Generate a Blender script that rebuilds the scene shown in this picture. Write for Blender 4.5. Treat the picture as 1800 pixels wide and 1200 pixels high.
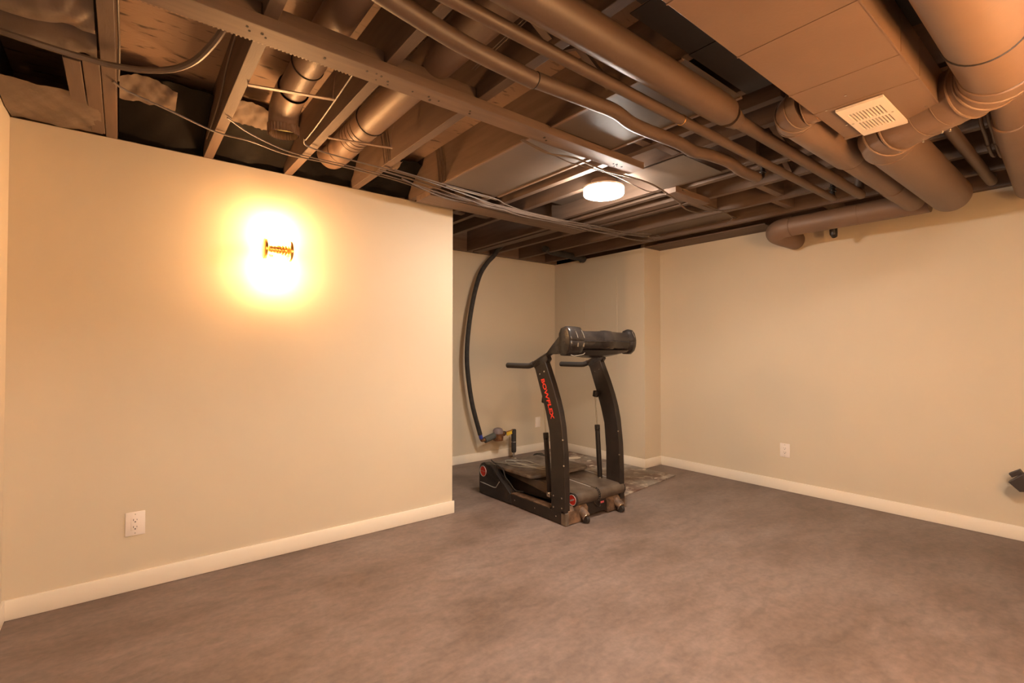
import bpy, bmesh, math, random
from mathutils import Vector, Matrix
random.seed(7)
S = bpy.context.scene
COL = S.collection
R = math.radians
for o in list(bpy.data.objects): bpy.data.objects.remove(o)

# ------------------------------------------------------------ camera, world, exposure
CAM_H = 1.233
cd = bpy.data.cameras.new('camera'); cam = bpy.data.objects.new('camera', cd); COL.objects.link(cam)
cd.sensor_width = 36.0; cd.lens = 36.0 * 860.0 / 1800.0; cd.clip_start = 0.05
cam.location = (0, 0, CAM_H)
cam.rotation_euler = (R(91.0), 0, R(51.5 - 90.0))
S.camera = cam
W = bpy.data.worlds.new('world'); S.world = W; W.use_nodes = True
W.node_tree.nodes['Background'].inputs[0].default_value = (1.0, 0.8, 0.62, 1)
W.node_tree.nodes['Background'].inputs[1].default_value = 0.0
S.view_settings.view_transform = 'Standard'; S.view_settings.look = 'None'
S.view_settings.gamma = 1.0; S.view_settings.use_curve_mapping = False
S.view_settings.exposure = 3.5
TUBE_E = 31.0      # glowing tubes of the wall sconces
DISC_E = 24.5      # diffusers of the ceiling discs
WARM = (1.0, 0.54, 0.225); NEUTRAL = (1.0, 0.90, 0.79)

# ------------------------------------------------------------ materials
def mat(name, col, rough=0.6, metal=0.0, var=0.0, vscale=6.0, bump=0.0, bscale=60.0, col2=None, stretch=None, spec=0.5, ramp=(0.36, 0.64)):
    m = bpy.data.materials.new(name); m.use_nodes = True
    nt = m.node_tree; b = nt.nodes['Principled BSDF']
    b.inputs['Base Color'].default_value = (*col, 1); b.inputs['Roughness'].default_value = rough
    b.inputs['Metallic'].default_value = metal
    b.inputs['Specular IOR Level'].default_value = spec
    tc = nt.nodes.new('ShaderNodeTexCoord'); vec = tc.outputs['Object']
    if stretch:
        mp = nt.nodes.new('ShaderNodeMapping'); mp.inputs['Scale'].default_value = stretch
        nt.links.new(vec, mp.inputs[0]); vec = mp.outputs[0]
    if var > 0 or col2:
        n = nt.nodes.new('ShaderNodeTexNoise'); n.inputs['Scale'].default_value = vscale
        n.inputs['Detail'].default_value = 6; nt.links.new(vec, n.inputs['Vector'])
        r = nt.nodes.new('ShaderNodeValToRGB')
        c2 = col2 if col2 else tuple(c * (1 - var) for c in col)
        r.color_ramp.elements[0].position = ramp[0]; r.color_ramp.elements[0].color = (*c2, 1)
        r.color_ramp.elements[1].position = ramp[1]; r.color_ramp.elements[1].color = (*col, 1)
        nt.links.new(n.outputs['Fac'], r.inputs[0]); nt.links.new(r.outputs[0], b.inputs['Base Color'])
    if bump > 0:
        n2 = nt.nodes.new('ShaderNodeTexNoise'); n2.inputs['Scale'].default_value = bscale
        n2.inputs['Detail'].default_value = 4; nt.links.new(vec, n2.inputs['Vector'])
        bp = nt.nodes.new('ShaderNodeBump'); bp.inputs['Strength'].default_value = bump; bp.inputs['Distance'].default_value = 0.01
        nt.links.new(n2.outputs['Fac'], bp.inputs['Height']); nt.links.new(bp.outputs[0], b.inputs['Normal'])
    return m
def glow(name, col, e):
    m = bpy.data.materials.new(name); m.use_nodes = True; nt = m.node_tree
    b = nt.nodes['Principled BSDF']; b.inputs['Base Color'].default_value = (0.9, 0.9, 0.9, 1)
    b.inputs['Emission Color'].default_value = (*col, 1); b.inputs['Emission Strength'].default_value = e
    return m
BROWN = (0.205, 0.126, 0.083)
M = dict(
    paint=mat('painted_sheet_metal', BROWN, 0.5, var=0.10, vscale=4, bump=0.06, bscale=90),
    pipe=mat('painted_pipe', (0.108, 0.066, 0.044), 0.5, var=0.12, vscale=5, bump=0.06, bscale=70),
    wood=mat('painted_wood', (0.140, 0.089, 0.062), 0.62, var=0.22, vscale=5, bump=0.07, bscale=40, stretch=(6, 0.6, 6)),
    woodx=mat('painted_board', (0.188, 0.122, 0.086), 0.62, var=0.22, vscale=5, bump=0.07, bscale=40, stretch=(0.6, 6, 6)),
    osb=mat('painted_strand_board', (0.31, 0.20, 0.132), 0.7, vscale=9, bump=0.25, bscale=24, col2=(0.075, 0.045, 0.030), stretch=(1, 3.4, 1), ramp=(0.32, 0.42)),
    pan=mat('painted_panel', (0.132, 0.096, 0.073), 0.45, var=0.12, vscale=3, bump=0.04, bscale=40),
    plastic=mat('black_film', (0.010, 0.0075, 0.006), 0.62, bump=0.1, bscale=14, spec=0.1),
    film=mat('crumpled_facing', (0.17, 0.12, 0.088), 0.45, var=0.2, vscale=7, bump=0.15, bscale=30),
    wire=mat('painted_cable', (0.125, 0.088, 0.066), 0.45),
    wall=mat('beige_wall_paint', (0.60, 0.50, 0.365), 0.62, var=0.03, vscale=1.5, bump=0.035, bscale=160),
    trim=mat('cream_trim_paint', (0.80, 0.70, 0.57), 0.45),
    white=mat('white_plastic', (0.78, 0.68, 0.60), 0.35),
    dark=mat('dark_slot', (0.03, 0.022, 0.018), 0.7),
    brass=mat('brass', (0.72, 0.40, 0.12), 0.28, metal=1.0),
    chrome=mat('chrome', (0.7, 0.66, 0.6), 0.2, metal=1.0),
    black=mat('black_painted_steel', (0.010, 0.0068, 0.0055), 0.45, col2=(0.020, 0.012, 0.0085), vscale=9, bump=0.03, bscale=120),
    shell=mat('black_moulded_plastic', (0.014, 0.011, 0.010), 0.27, col2=(0.030, 0.023, 0.019), vscale=7, bump=0.05, bscale=90),
    foam=mat('black_foam', (0.028, 0.023, 0.02), 0.85),
    belt=mat('dusty_rubber_belt', (0.105, 0.075, 0.053), 0.45, col2=(0.055, 0.035, 0.023), vscale=8, bump=0.1, bscale=150),
    dusty=mat('dusty_plastic', (0.165, 0.125, 0.092), 0.6, col2=(0.075, 0.050, 0.034), vscale=14, bump=0.12, bscale=80),
    rust=mat('dusty_ledge', (0.20, 0.115, 0.066), 0.7, col2=(0.05, 0.026, 0.014), vscale=16, bump=0.1, bscale=70),
    red=mat('red_badge', (0.62, 0.035, 0.02), 0.4),
    redtext=mat('red_lettering', (0.85, 0.045, 0.02), 0.5),
    silver=mat('silver_print', (0.42, 0.38, 0.33), 0.4),
    pink=mat('pink_tab', (0.6, 0.10, 0.12), 0.5),
    grey=mat('grey_cord', (0.26, 0.22, 0.17), 0.5),
    insul=mat('grey_pipe_insulation', (0.085, 0.085, 0.075), 0.8),
    insulb=mat('black_pipe_insulation', (0.022, 0.018, 0.016), 0.75, col2=(0.04, 0.033, 0.028), vscale=20),
    blue=mat('blue_collar', (0.03, 0.05, 0.30), 0.4),
    cap=mat('mauve_plastic', (0.25, 0.19, 0.19), 0.5),
    bronze=mat('tarnished_bronze', (0.30, 0.14, 0.055), 0.5, metal=0.5, col2=(0.12, 0.05, 0.025), vscale=30),
    yellow=mat('yellow_tag', (0.75, 0.50, 0.04), 0.5),
    kraft=mat('kraft_facing', (0.20, 0.14, 0.10), 0.7, var=0.2, vscale=9),
    fluff=mat('insulation_lining', (0.30, 0.27, 0.10), 0.9, var=0.3, vscale=30),
    sconce=glow('sconce_glow', WARM, TUBE_E), sconce2=glow('sconce_glow_bright', WARM, 58.0), disc2=glow('disc_glow_overhead', NEUTRAL, 36.0), disc=glow('disc_glow', NEUTRAL, DISC_E),
    slotdark=mat('dark_brown_backing', (0.075, 0.042, 0.022), 0.6),
    foil=mat('near_black_panel', (0.022, 0.016, 0.013), 0.6, bump=0.05, bscale=30),  # near-black colour for the bay panels above the rectangular duct
    vinyl=mat('black_vinyl', (0.035, 0.024, 0.019), 0.45),
)
def floor_mat():
    m = bpy.data.materials.new('brown_concrete_floor'); m.use_nodes = True; nt = m.node_tree; b = nt.nodes['Principled BSDF']
    tc = nt.nodes.new('ShaderNodeTexCoord')
    def noise(sc, det, st=(1, 1, 1), dist=0.0):
        mp = nt.nodes.new('ShaderNodeMapping'); mp.inputs['Scale'].default_value = st; mp.inputs['Rotation'].default_value = (0, 0, R(25))
        nt.links.new(tc.outputs['Object'], mp.inputs[0])
        n = nt.nodes.new('ShaderNodeTexNoise'); n.inputs['Scale'].default_value = sc; n.inputs['Detail'].default_value = det
        n.inputs['Distortion'].default_value = dist; n.inputs['Roughness'].default_value = 0.62
        nt.links.new(mp.outputs[0], n.inputs['Vector']); return n
    def ramp(src, stops):
        r = nt.nodes.new('ShaderNodeValToRGB'); e = r.color_ramp.elements
        e[0].position, e[0].color = stops[0][0], (*stops[0][1], 1); e[1].position, e[1].color = stops[-1][0], (*stops[-1][1], 1)
        for p, c in stops[1:-1]: k = e.new(p); k.color = (*c, 1)
        nt.links.new(src, r.inputs[0]); return r
    big = noise(1.6, 8, (1, 1.7, 1), 0.3)
    r1 = ramp(big.outputs['Fac'], [(0.32, (0.146, 0.098, 0.074)), (0.50, (0.190, 0.133, 0.106)), (0.68, (0.225, 0.165, 0.136))])
    fine = noise(9, 10, (1, 2.2, 1), 0.6)
    r2 = ramp(fine.outputs['Fac'], [(0.35, (0.83, 0.83, 0.83)), (0.52, (1, 1, 1)), (0.70, (1.13, 1.12, 1.11))])
    mx = nt.nodes.new('ShaderNodeMix'); mx.data_type = 'RGBA'; mx.blend_type = 'MULTIPLY'; mx.inputs[0].default_value = 1.0
    nt.links.new(r1.outputs[0], mx.inputs[6]); nt.links.new(r2.outputs[0], mx.inputs[7])
    sp = noise(34, 6)
    r3 = ramp(sp.outputs['Fac'], [(0.40, (0.93, 0.93, 0.93)), (0.60, (1.06, 1.06, 1.06))])
    mx2 = nt.nodes.new('ShaderNodeMix'); mx2.data_type = 'RGBA'; mx2.blend_type = 'MULTIPLY'; mx2.inputs[0].default_value = 1.0
    nt.links.new(mx.outputs[2], mx2.inputs[6]); nt.links.new(r3.outputs[0], mx2.inputs[7])
    nt.links.new(mx2.outputs[2], b.inputs['Base Color'])
    rr = nt.nodes.new('ShaderNodeMapRange'); rr.inputs[3].default_value = 0.42; rr.inputs[4].default_value = 0.58
    nt.links.new(fine.outputs['Fac'], rr.inputs[0]); nt.links.new(rr.outputs[0], b.inputs['Roughness'])
    b.inputs['Specular IOR Level'].default_value = 0.35
    return m
M['floor'] = floor_mat()
def ply_mat():
    m = bpy.data.materials.new('stained_plywood'); m.use_nodes = True; nt = m.node_tree; b = nt.nodes['Principled BSDF']
    tc = nt.nodes.new('ShaderNodeTexCoord')
    n1 = nt.nodes.new('ShaderNodeTexNoise'); n1.inputs['Scale'].default_value = 2.6; n1.inputs['Detail'].default_value = 5
    n2 = nt.nodes.new('ShaderNodeTexNoise'); n2.inputs['Scale'].default_value = 9.0; n2.inputs['Detail'].default_value = 9; n2.inputs['Roughness'].default_value = 0.7
    for n in (n1, n2): nt.links.new(tc.outputs['Object'], n.inputs['Vector'])
    r1 = nt.nodes.new('ShaderNodeValToRGB'); e = r1.color_ramp.elements
    e[0].position = 0.34; e[0].color = (0.15, 0.075, 0.05, 1); e[1].position = 0.56; e[1].color = (0.27, 0.23, 0.19, 1)
    r2 = nt.nodes.new('ShaderNodeValToRGB'); e = r2.color_ramp.elements
    e[0].position = 0.50; e[0].color = (0, 0, 0, 1); e[1].position = 0.66; e[1].color = (1, 1, 1, 1)
    nt.links.new(n1.outputs['Fac'], r1.inputs[0]); nt.links.new(n2.outputs['Fac'], r2.inputs[0])
    mx = nt.nodes.new('ShaderNodeMix'); mx.data_type = 'RGBA'
    nt.links.new(r2.outputs[0], mx.inputs[0]); nt.links.new(r1.outputs[0], mx.inputs[6]); mx.inputs[7].default_value = (0.55, 0.46, 0.36, 1)
    nt.links.new(mx.outputs[2], b.inputs['Base Color']); b.inputs['Roughness'].default_value = 0.65
    return m
M['ply'] = ply_mat()

# ------------------------------------------------------------ mesh helpers
def NB(): return bmesh.new()
def box(bm, x0, x1, y0, y1, z0, z1, bev=0.0):
    vs = [bm.verts.new((x, y, z)) for z in (z0, z1) for y in (y0, y1) for x in (x0, x1)]
    fs = [bm.faces.new([vs[i] for i in f]) for f in ((0, 2, 3, 1), (4, 5, 7, 6), (0, 1, 5, 4), (2, 6, 7, 3), (0, 4, 6, 2), (1, 3, 7, 5))]
    if bev > 0:
        es = list({e for f in fs for e in f.edges})
        bmesh.ops.bevel(bm, geom=es, offset=bev, segments=2, affect='EDGES', profile=0.5)
    return bm
def obox(bm, cen, half, rot, bev=0.0):
    b2 = NB(); box(b2, -half[0], half[0], -half[1], half[1], -half[2], half[2], bev)
    mt = Matrix.Translation(cen) @ rot.to_4x4()
    mp = {}
    for v in b2.verts: mp[v] = bm.verts.new(mt @ v.co)
    for f in b2.faces: bm.faces.new([mp[v] for v in f.verts])
    b2.free(); return bm
def smooth_path(pts, n=6):
    P = [Vector(p) for p in pts]; out = []
    for i in range(len(P) - 1):
        p0 = P[max(i - 1, 0)]; p1 = P[i]; p2 = P[i + 1]; p3 = P[min(i + 2, len(P) - 1)]
        for k in range(n):
            t = k / n
            out.append(0.5 * ((2 * p1) + (p2 - p0) * t + (2 * p0 - 5 * p1 + 4 * p2 - p3) * t * t + (3 * p1 - p0 - 3 * p2 + p3) * t ** 3))
    out.append(P[-1]); return out
def tube(bm, pts, r, seg=14, caps=True):
    P = [Vector(p) for p in pts]; n = len(P)
    rs = r if isinstance(r, (list, tuple)) else [r] * n
    T = [(P[min(i + 1, n - 1)] - P[max(i - 1, 0)]).normalized() for i in range(n)]
    up = Vector((0, 0, 1)) if abs(T[0].z) < 0.9 else Vector((0, 1, 0))
    N = (up - T[0] * up.dot(T[0])).normalized(); rings = []
    for i in range(n):
        N = (N - T[i] * N.dot(T[i])).normalized(); B = T[i].cross(N)
        rings.append([bm.verts.new(P[i] + (N * math.cos(a) + B * math.sin(a)) * rs[i]) for a in (2 * math.pi * k / seg for k in range(seg))])
    for i in range(n - 1):
        for k in range(seg):
            bm.faces.new((rings[i][k], rings[i][(k + 1) % seg], rings[i + 1][(k + 1) % seg], rings[i + 1][k]))
    if caps:
        bm.faces.new(rings[0][::-1]); bm.faces.new(rings[-1])
    return bm
def cyl(bm, a, b, r, seg=20, r2=None): return tube(bm, [a, b], [r, r if r2 is None else r2], seg)
def prism(bm, poly, axis, a0, a1, bev=0.0):
    def pt(u, v, a): return (a, u, v) if axis == 'x' else ((u, a, v) if axis == 'y' else (u, v, a))
    A = [bm.verts.new(pt(u, v, a0)) for u, v in poly]; B = [bm.verts.new(pt(u, v, a1)) for u, v in poly]; n = len(poly)
    fs = [bm.faces.new(A), bm.faces.new(B[::-1])]
    for i in range(n): fs.append(bm.faces.new((A[i], B[i], B[(i + 1) % n], A[(i + 1) % n])))
    bmesh.ops.recalc_face_normals(bm, faces=fs)
    if bev > 0:
        es = list({e for f in fs[:2] for e in f.edges})
        bmesh.ops.bevel(bm, geom=es, offset=bev, segments=2, affect='EDGES', profile=0.5)
    return bm
def torus(bm, cen, axis, R0, r, seg=28, s2=8):
    ax = Vector(axis).normalized(); u = ax.orthogonal().normalized(); v = ax.cross(u); c = Vector(cen); rings = []
    for i in range(seg):
        a = 2 * math.pi * i / seg; d = u * math.cos(a) + v * math.sin(a)
        rings.append([bm.verts.new(c + d * (R0 + r * math.cos(t)) + ax * r * math.sin(t)) for t in (2 * math.pi * k / s2 for k in range(s2))])
    for i in range(seg):
        for k in range(s2):
            j = (i + 1) % seg; l = (k + 1) % s2
            bm.faces.new((rings[i][k], rings[j][k], rings[j][l], rings[i][l]))
    return bm
def sheet(bm, nu, nv, fn, thick=0.0):
    g = [[bm.verts.new(fn(i / (nu - 1), j / (nv - 1))) for j in range(nv)] for i in range(nu)]
    fs = [bm.faces.new((g[i][j], g[i + 1][j], g[i + 1][j + 1], g[i][j + 1])) for i in range(nu - 1) for j in range(nv - 1)]
    if thick:
        bmesh.ops.recalc_face_normals(bm, faces=fs); bmesh.ops.solidify(bm, geom=fs, thickness=thick)
    return bm
def wob(x, y, s=0):
    return (math.sin(x * 3.1 + y * 1.7 + s) + math.sin(x * 7.3 - y * 5.1 + 2.1 * s) * 0.5 + math.sin(x * 13.7 + y * 11.3 + 0.7 * s) * 0.3) / 1.8
ROOTS = {}
def obj(name, bm, m, parent=None, smooth=35):
    me = bpy.data.meshes.new(name)
    bmesh.ops.recalc_face_normals(bm, faces=bm.faces); bm.to_mesh(me); bm.free()
    o = bpy.data.objects.new(name, me); COL.objects.link(o)
    me.materials.append(M[m] if isinstance(m, str) else m)
    if smooth:
        me.polygons.foreach_set('use_smooth', [True] * len(me.polygons)); me.set_sharp_from_angle(angle=R(smooth))
    if parent is not None:
        # meshes are written in world space; keep them there under a root placed at the thing's base
        base = ROOTS.get(parent.name, Vector((0, 0, 0)))
        if base.length > 0:
            me.transform(Matrix.Translation(-base))
        o.parent = parent; ROOTS[o.name] = base if parent.type == 'EMPTY' else base
    return o
def sub(name, bm, m, part, smooth=35):
    return obj(name, bm, m, part, smooth)
def thing(name, label, cat, base, group=None):
    o = bpy.data.objects.new(name, None); COL.objects.link(o); o.empty_display_size = 0.1
    o.location = base; ROOTS[o.name] = Vector(base); o['label'] = label; o['category'] = cat
    if group: o['group'] = group
    return o
def single(name, bm, m, label, cat, group=None, smooth=35):
    o = obj(name, bm, m, None, smooth); recenter(o)
    o['label'] = label; o['category'] = cat
    if group: o['group'] = group
    return o
def recenter(o):
    me = o.data; c = sum((v.co for v in me.vertices), Vector()) / len(me.vertices); c.z = min(v.co.z for v in me.vertices)
    me.transform(Matrix.Translation(-c)); o.location = c
def struct(name, bm, m, smooth=0):
    o = obj(name, bm, m, None, smooth); o['kind'] = 'structure'; return o

# ------------------------------------------------------------ room shell
XL, XR, YF, YA, YC, YB = -0.42, 4.562, -0.52, 3.2, 4.51, -0.52
ZW, ZJ, ZD = 2.31, 2.312, 2.55
XW, YJ = -1.70, 2.62      # far left wall and the jog back to the visible corner
b = NB(); box(b, XW - 0.1, XR + 0.1, YB - 0.1, YC + 0.1, -0.06, 0); struct('floor', b, 'floor')
b = NB(); box(b, XL - 0.1, XL, YJ, YA + 0.12, 0, ZW); struct('wall_left', b, 'wall')
b = NB(); box(b, XW - 0.1, XL - 0.1, YJ, YJ + 0.1, 0, ZW); struct('wall_return', b, 'wall')
b = NB(); box(b, XW - 0.1, XW, YB, YJ, 0, ZW); struct('wall_west', b, 'wall')
b = NB(); box(b, XL, 1.966, YA, YA + 0.12, 0, ZW, 0.0); struct('wall_front', b, 'wall')
b = NB(); box(b, XL, XR + 0.1, YC, YC + 0.1, 0, ZW); struct('wall_back', b, 'wall')
b = NB(); box(b, 4.281, XR, 3.15, YC, 0, ZW); wc = struct('wall_closet', b, 'wall')
b = NB(); box(b, XR, XR + 0.1, YB, YC, 0, ZW); struct('wall_right', b, 'wall')
b = NB(); box(b, XW - 0.1, XR + 0.1, YB - 0.1, YB, 0, ZW); struct('wall_rear', b, 'wall')
# flat access panels let into the closet wall: thin boards with open joints
for (y0, y1, z0, z1) in ((3.986, 4.455, 1.018, 2.040), (3.510, 3.980, 1.018, 2.040)):
    b = NB(); box(b, 4.2775, 4.283, y0, y1, z0, z1, 0.0008); p = obj('access_panel', b, 'wall', wc, 0)
# corner bead at the closet corner
b = NB(); cyl(b, (4.281, 3.15, 0.09), (4.281, 3.15, ZW), 0.004, 8); obj('corner_bead', b, 'wall', wc)
# baseboards
BH = 0.093
def bboard(name, x0, x1, y0, y1):
    b = NB(); box(b, x0, x1, y0, y1, 0.001, BH, 0.0025); return struct(name, b, 'trim', 35)
bboard('baseboard_front', XL, 1.978, YA - 0.013, YA)
bboard('baseboard_left', XL, XL + 0.013, YJ - 0.013, YA - 0.013)
bboard('baseboard_return', XW + 0.013, XL, YJ - 0.013, YJ)
bboard('baseboard_west', XW, XW + 0.013, YB + 0.013, YJ)
bboard('baseboard_back', 1.97, 4.281, YC - 0.013, YC)
bboard('baseboard_closet', 4.268, 4.281, 3.137, YC - 0.013)
bboard('baseboard_pillar', 4.281, XR - 0.013, 3.137, 3.15)
bboard('baseboard_right', XR - 0.013, XR, YB, 3.15)
bboard('baseboard_rear', XW + 0.013, XR - 0.013, YB, YB + 0.013)

# ceiling: strand-board deck with joists, blocks and strips as its pieces
b = NB(); box(b, XW - 0.1, XR + 0.1, YB - 0.1, YC + 0.1, ZD, ZD + 0.02); ceil = struct('ceiling', b, 'osb')
def joist(x, y0, y1, w=0.045, zb=ZJ, name='joist'):
    b = NB(); box(b, x - w / 2, x + w / 2, y0, y1, zb, ZD, 0.002); return obj(name, b, 'wood', ceil, 0)
for x in (-0.055, 0.365, 0.785, 1.205, 1.622): joist(x, YB, YA + 0.10)
for x in (-0.475, -0.895, -1.315): joist(x, YB, YJ + 0.1)
for x in (2.025, 2.195, 2.42, 2.95, 3.26, 3.68, 4.10): joist(x, YB if x != 2.195 else 0.9, YC)
joist(2.835, 1.3, 3.0); joist(3.15, 1.9, 3.0, 0.09); joist(4.535, YB, 3.15)
joist(3.05, 3.1, YC, 0.09)
def board(x0, x1, y0, y1, z0, z1, name='furring_strip', m='woodx'):
    b = NB(); box(b, x0, x1, y0, y1, z0, z1, 0.0025); return obj(name, b, m, ceil, 0)
strip = board(XW, 2.335, 1.715, 1.815, 2.272, ZJ)
strip.data.transform(Matrix.Translation((0, 0, 0)))
plate = board(1.60, 3.17, 2.89, 3.09, 2.272, ZJ)
board(2.83, 3.25, 1.83, 1.92, 2.272, ZJ)
# nail plates' dark holes on the strip: small knots set into it
b = NB()
for (x, y) in ((0.30, 1.745), (0.31, 1.765), (0.345, 1.755), (0.36, 1.772), (0.55, 1.765), (0.70, 1.75), (0.735, 1.745), (0.755, 1.75), (0.75, 1.785), (0.79, 1.768),
               (0.80, 1.79), (0.90, 1.775), (0.97, 1.77), (0.985, 1.79), (1.02, 1.775), (1.17, 1.765), (1.18, 1.785), (1.60, 1.76), (1.63, 1.78), (2.13, 1.77), (2.15, 1.765), (2.17, 1.78), (2.2, 1.77), (2.16, 1.79)):
    cyl(b, (x, y, 2.2712), (x + 0.002, y, 2.278), random.uniform(0.004, 0.008), 8)
sub('nail_holes', b, 'dark', strip)
# toothed metal edge along the strip
b = NB()
x = 0.02
while x < 0.66:
    box(b, x, x + 0.006, 1.816, 1.823, 2.274, 2.279); x += 0.013
box(b, 0.0, 0.68, 1.815, 1.818, 2.276, 2.308)
sub('toothed_edge', b, 'paint', strip, 0)
# blocks and bridging between joists
def block(x0, x1, y, zb, zt, t=0.04): return board(x0, x1, y, y + t, zb, zt, 'blocking')
JX = [-0.055, 0.365, 0.785, 1.205, 1.622]
for a, c in ((0, 1), (1, 2), (2, 3)):
    block(JX[a] + 0.023, JX[c] - 0.023, 1.735, ZJ, 2.365)
block(2.05, 2.17, 1.55, 2.32, 2.36, 0.05); block(2.22, 2.40, 1.52, 2.32, 2.36, 0.05)
block(2.22, 2.40, 3.30, 2.34, 2.38, 0.06); block(2.05, 2.17, 3.34, 2.34, 2.38, 0.06)
block(3.28, 3.66, 1.50, 2.33, 2.50, 0.05); block(3.28, 3.66, 2.0, 2.33, 2.48, 0.05)
block(3.70, 4.08, 1.60, 2.34, 2.52, 0.05); block(2.97, 3.24, 1.0, 2.33, 2.5, 0.05)
for x0, x1 in ((2.05, 2.40), (2.44, 2.93), (2.97, 3.24), (3.28, 3.66), (3.70, 4.08), (4.12, 4.28)):
    block(x0, x1, YC - 0.04, ZJ, ZD)
for x0, x1 in zip(JX[:-1], JX[1:]): block(x0 + 0.023, x1 - 0.023, YA + 0.06, ZJ, ZD)
block(XL, JX[0] - 0.023, YA + 0.06, ZJ, ZD); block(1.645, 2.0, YA + 0.06, ZJ, ZD)
def bridging(x0, x1, y, w=0.03, t=0.018):
    for s, dy in ((1, 0.0), (-1, 0.04)):
        b = NB(); za, zb_ = (ZJ + 0.02, ZD - 0.02) if s > 0 else (ZD - 0.02, ZJ + 0.02)
        d = Vector((x1 - x0, 0, zb_ - za)); L = d.length; ang = math.atan2(d.z, d.x)
        obox(b, Vector(((x0 + x1) / 2, y + dy, (za + zb_) / 2)), (L / 2 * 0.96, w / 2, t / 2), Matrix.Rotation(-ang, 3, 'Y'), 0.001)
        obj('bridging', b, 'woodx', ceil, 0)
bridging(1.228, 1.60, 1.30); bridging(0.808, 1.182, 1.22); bridging(1.645, 2.0, 0.05); bridging(2.44, 2.93, 1.12); bridging(2.97, 3.24, 1.25)
for a in ((XR, XR + 0.1, YB, 3.15), (XR, XR + 0.1, 3.15, YC), (4.281, XR, 3.15, 3.19), (XL - 0.1, XL, YJ, YA + 0.1), (XW - 0.1, XW, YB, YJ), (XW, XL - 0.1, YJ + 0.06, YJ + 0.1)):
    board(a[0], a[1], a[2], a[3], ZW + 0.001, ZD, 'rim_joist', 'wood')
board(XW, XR, YB - 0.1, YB, ZW + 0.001, ZD, 'rim_joist', 'woodx')
board(4.30, 4.555, 1.92, 3.148, 2.3115, 2.325, 'soffit_board', 'wood')
board(4.125, 4.51, 1.385, 1.425, 2.32, 2.42, 'blocking')
# sheet panels closing joist bays, each its own piece
def panel(x0, x1, y0, y1, z=2.306, sag=0.004, name='bay_panel', m='pan'):
    b = NB(); s = random.random() * 6
    sheet(b, 9, 9, lambda u, v: (x0 + (x1 - x0) * u, y0 + (y1 - y0) * v, z + sag * wob(u * 1.4, v * 1.4, s) * min(1, 6 * min(u, 1 - u, v, 1 - v))), 0.003)
    return obj(name, b, m, ceil, 40)
panel(1.604, 2.045, 1.83, 2.72); panel(1.600, 2.04, 1.00, 1.70)
for a in ((1.25, 1.59, 0.97), (1.595, 2.03, 0.975), (0.70, 1.245, 0.92), (0.1, 0.695, 0.90)): panel(a[0], a[1], 0.20, a[2], 2.304, m='foil')  # bay panels like the others, in the near-black colour
panel(2.395, 2.805, 1.50, 1.90, 2.304, 0.002); panel(2.46, 2.80, 2.25, 2.86, 2.42, 0.003)
panel(3.70, 4.08, 2.05, 3.0, 2.36); panel(3.28, 3.66, 2.2, 3.2, 2.42)
# flange lips on the panels' edges
for (x, y0, y1) in ((1.598, 1.83, 2.70), (2.040, 1.83, 2.72), (1.598, 1.0, 1.70), (2.035, 1.0, 1.70)):
    b = NB(); box(b, x - 0.009, x + 0.009, y0, y1, 2.297, 2.304, 0.001); obj('panel_flange', b, 'paint', ceil, 0)

# ------------------------------------------------------------ lights that the room has
def ceiling_light(cx, cy, label, group='round ceiling lights', r=0.127, z=2.215, glowm='disc'):
    t = thing('ceiling_light', label, 'ceiling light', (cx, cy, z), group)
    b = NB(); prof = [(r * 0.90, z), (r * 0.975, z + 0.004), (r, z + 0.012), (r, z + 0.042)]
    seg = 40; rings = [[b.verts.new((cx + q * math.cos(2 * math.pi * k / seg), cy + q * math.sin(2 * math.pi * k / seg), h)) for k in range(seg)] for q, h in prof]
    for i in range(len(prof) - 1):
        for k in range(seg): b.faces.new((rings[i][k], rings[i][(k + 1) % seg], rings[i + 1][(k + 1) % seg], rings[i + 1][k]))
    b.faces.new(rings[0]); b.faces.new(rings[-1])
    obj('diffuser', b, glowm, t)
    b = NB(); tube(b, [(cx, cy, z + 0.0425), (cx, cy, z + 0.053), (cx, cy, z + 0.056)], [r * 1.004, r * 1.004, r * 0.96], 40); obj('housing', b, 'white', t)
    b = NB(); cyl(b, (cx, cy, z + 0.056), (cx, cy, 2.311), r * 0.62, 24); obj('mounting_box', b, 'paint', t)
    return t
ceiling_light(2.386, 2.062, 'glowing white round ceiling light below the dark joists')
ceiling_light(0.95, -0.25, 'second glowing round ceiling light, out of view overhead', glowm='disc2')

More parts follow.
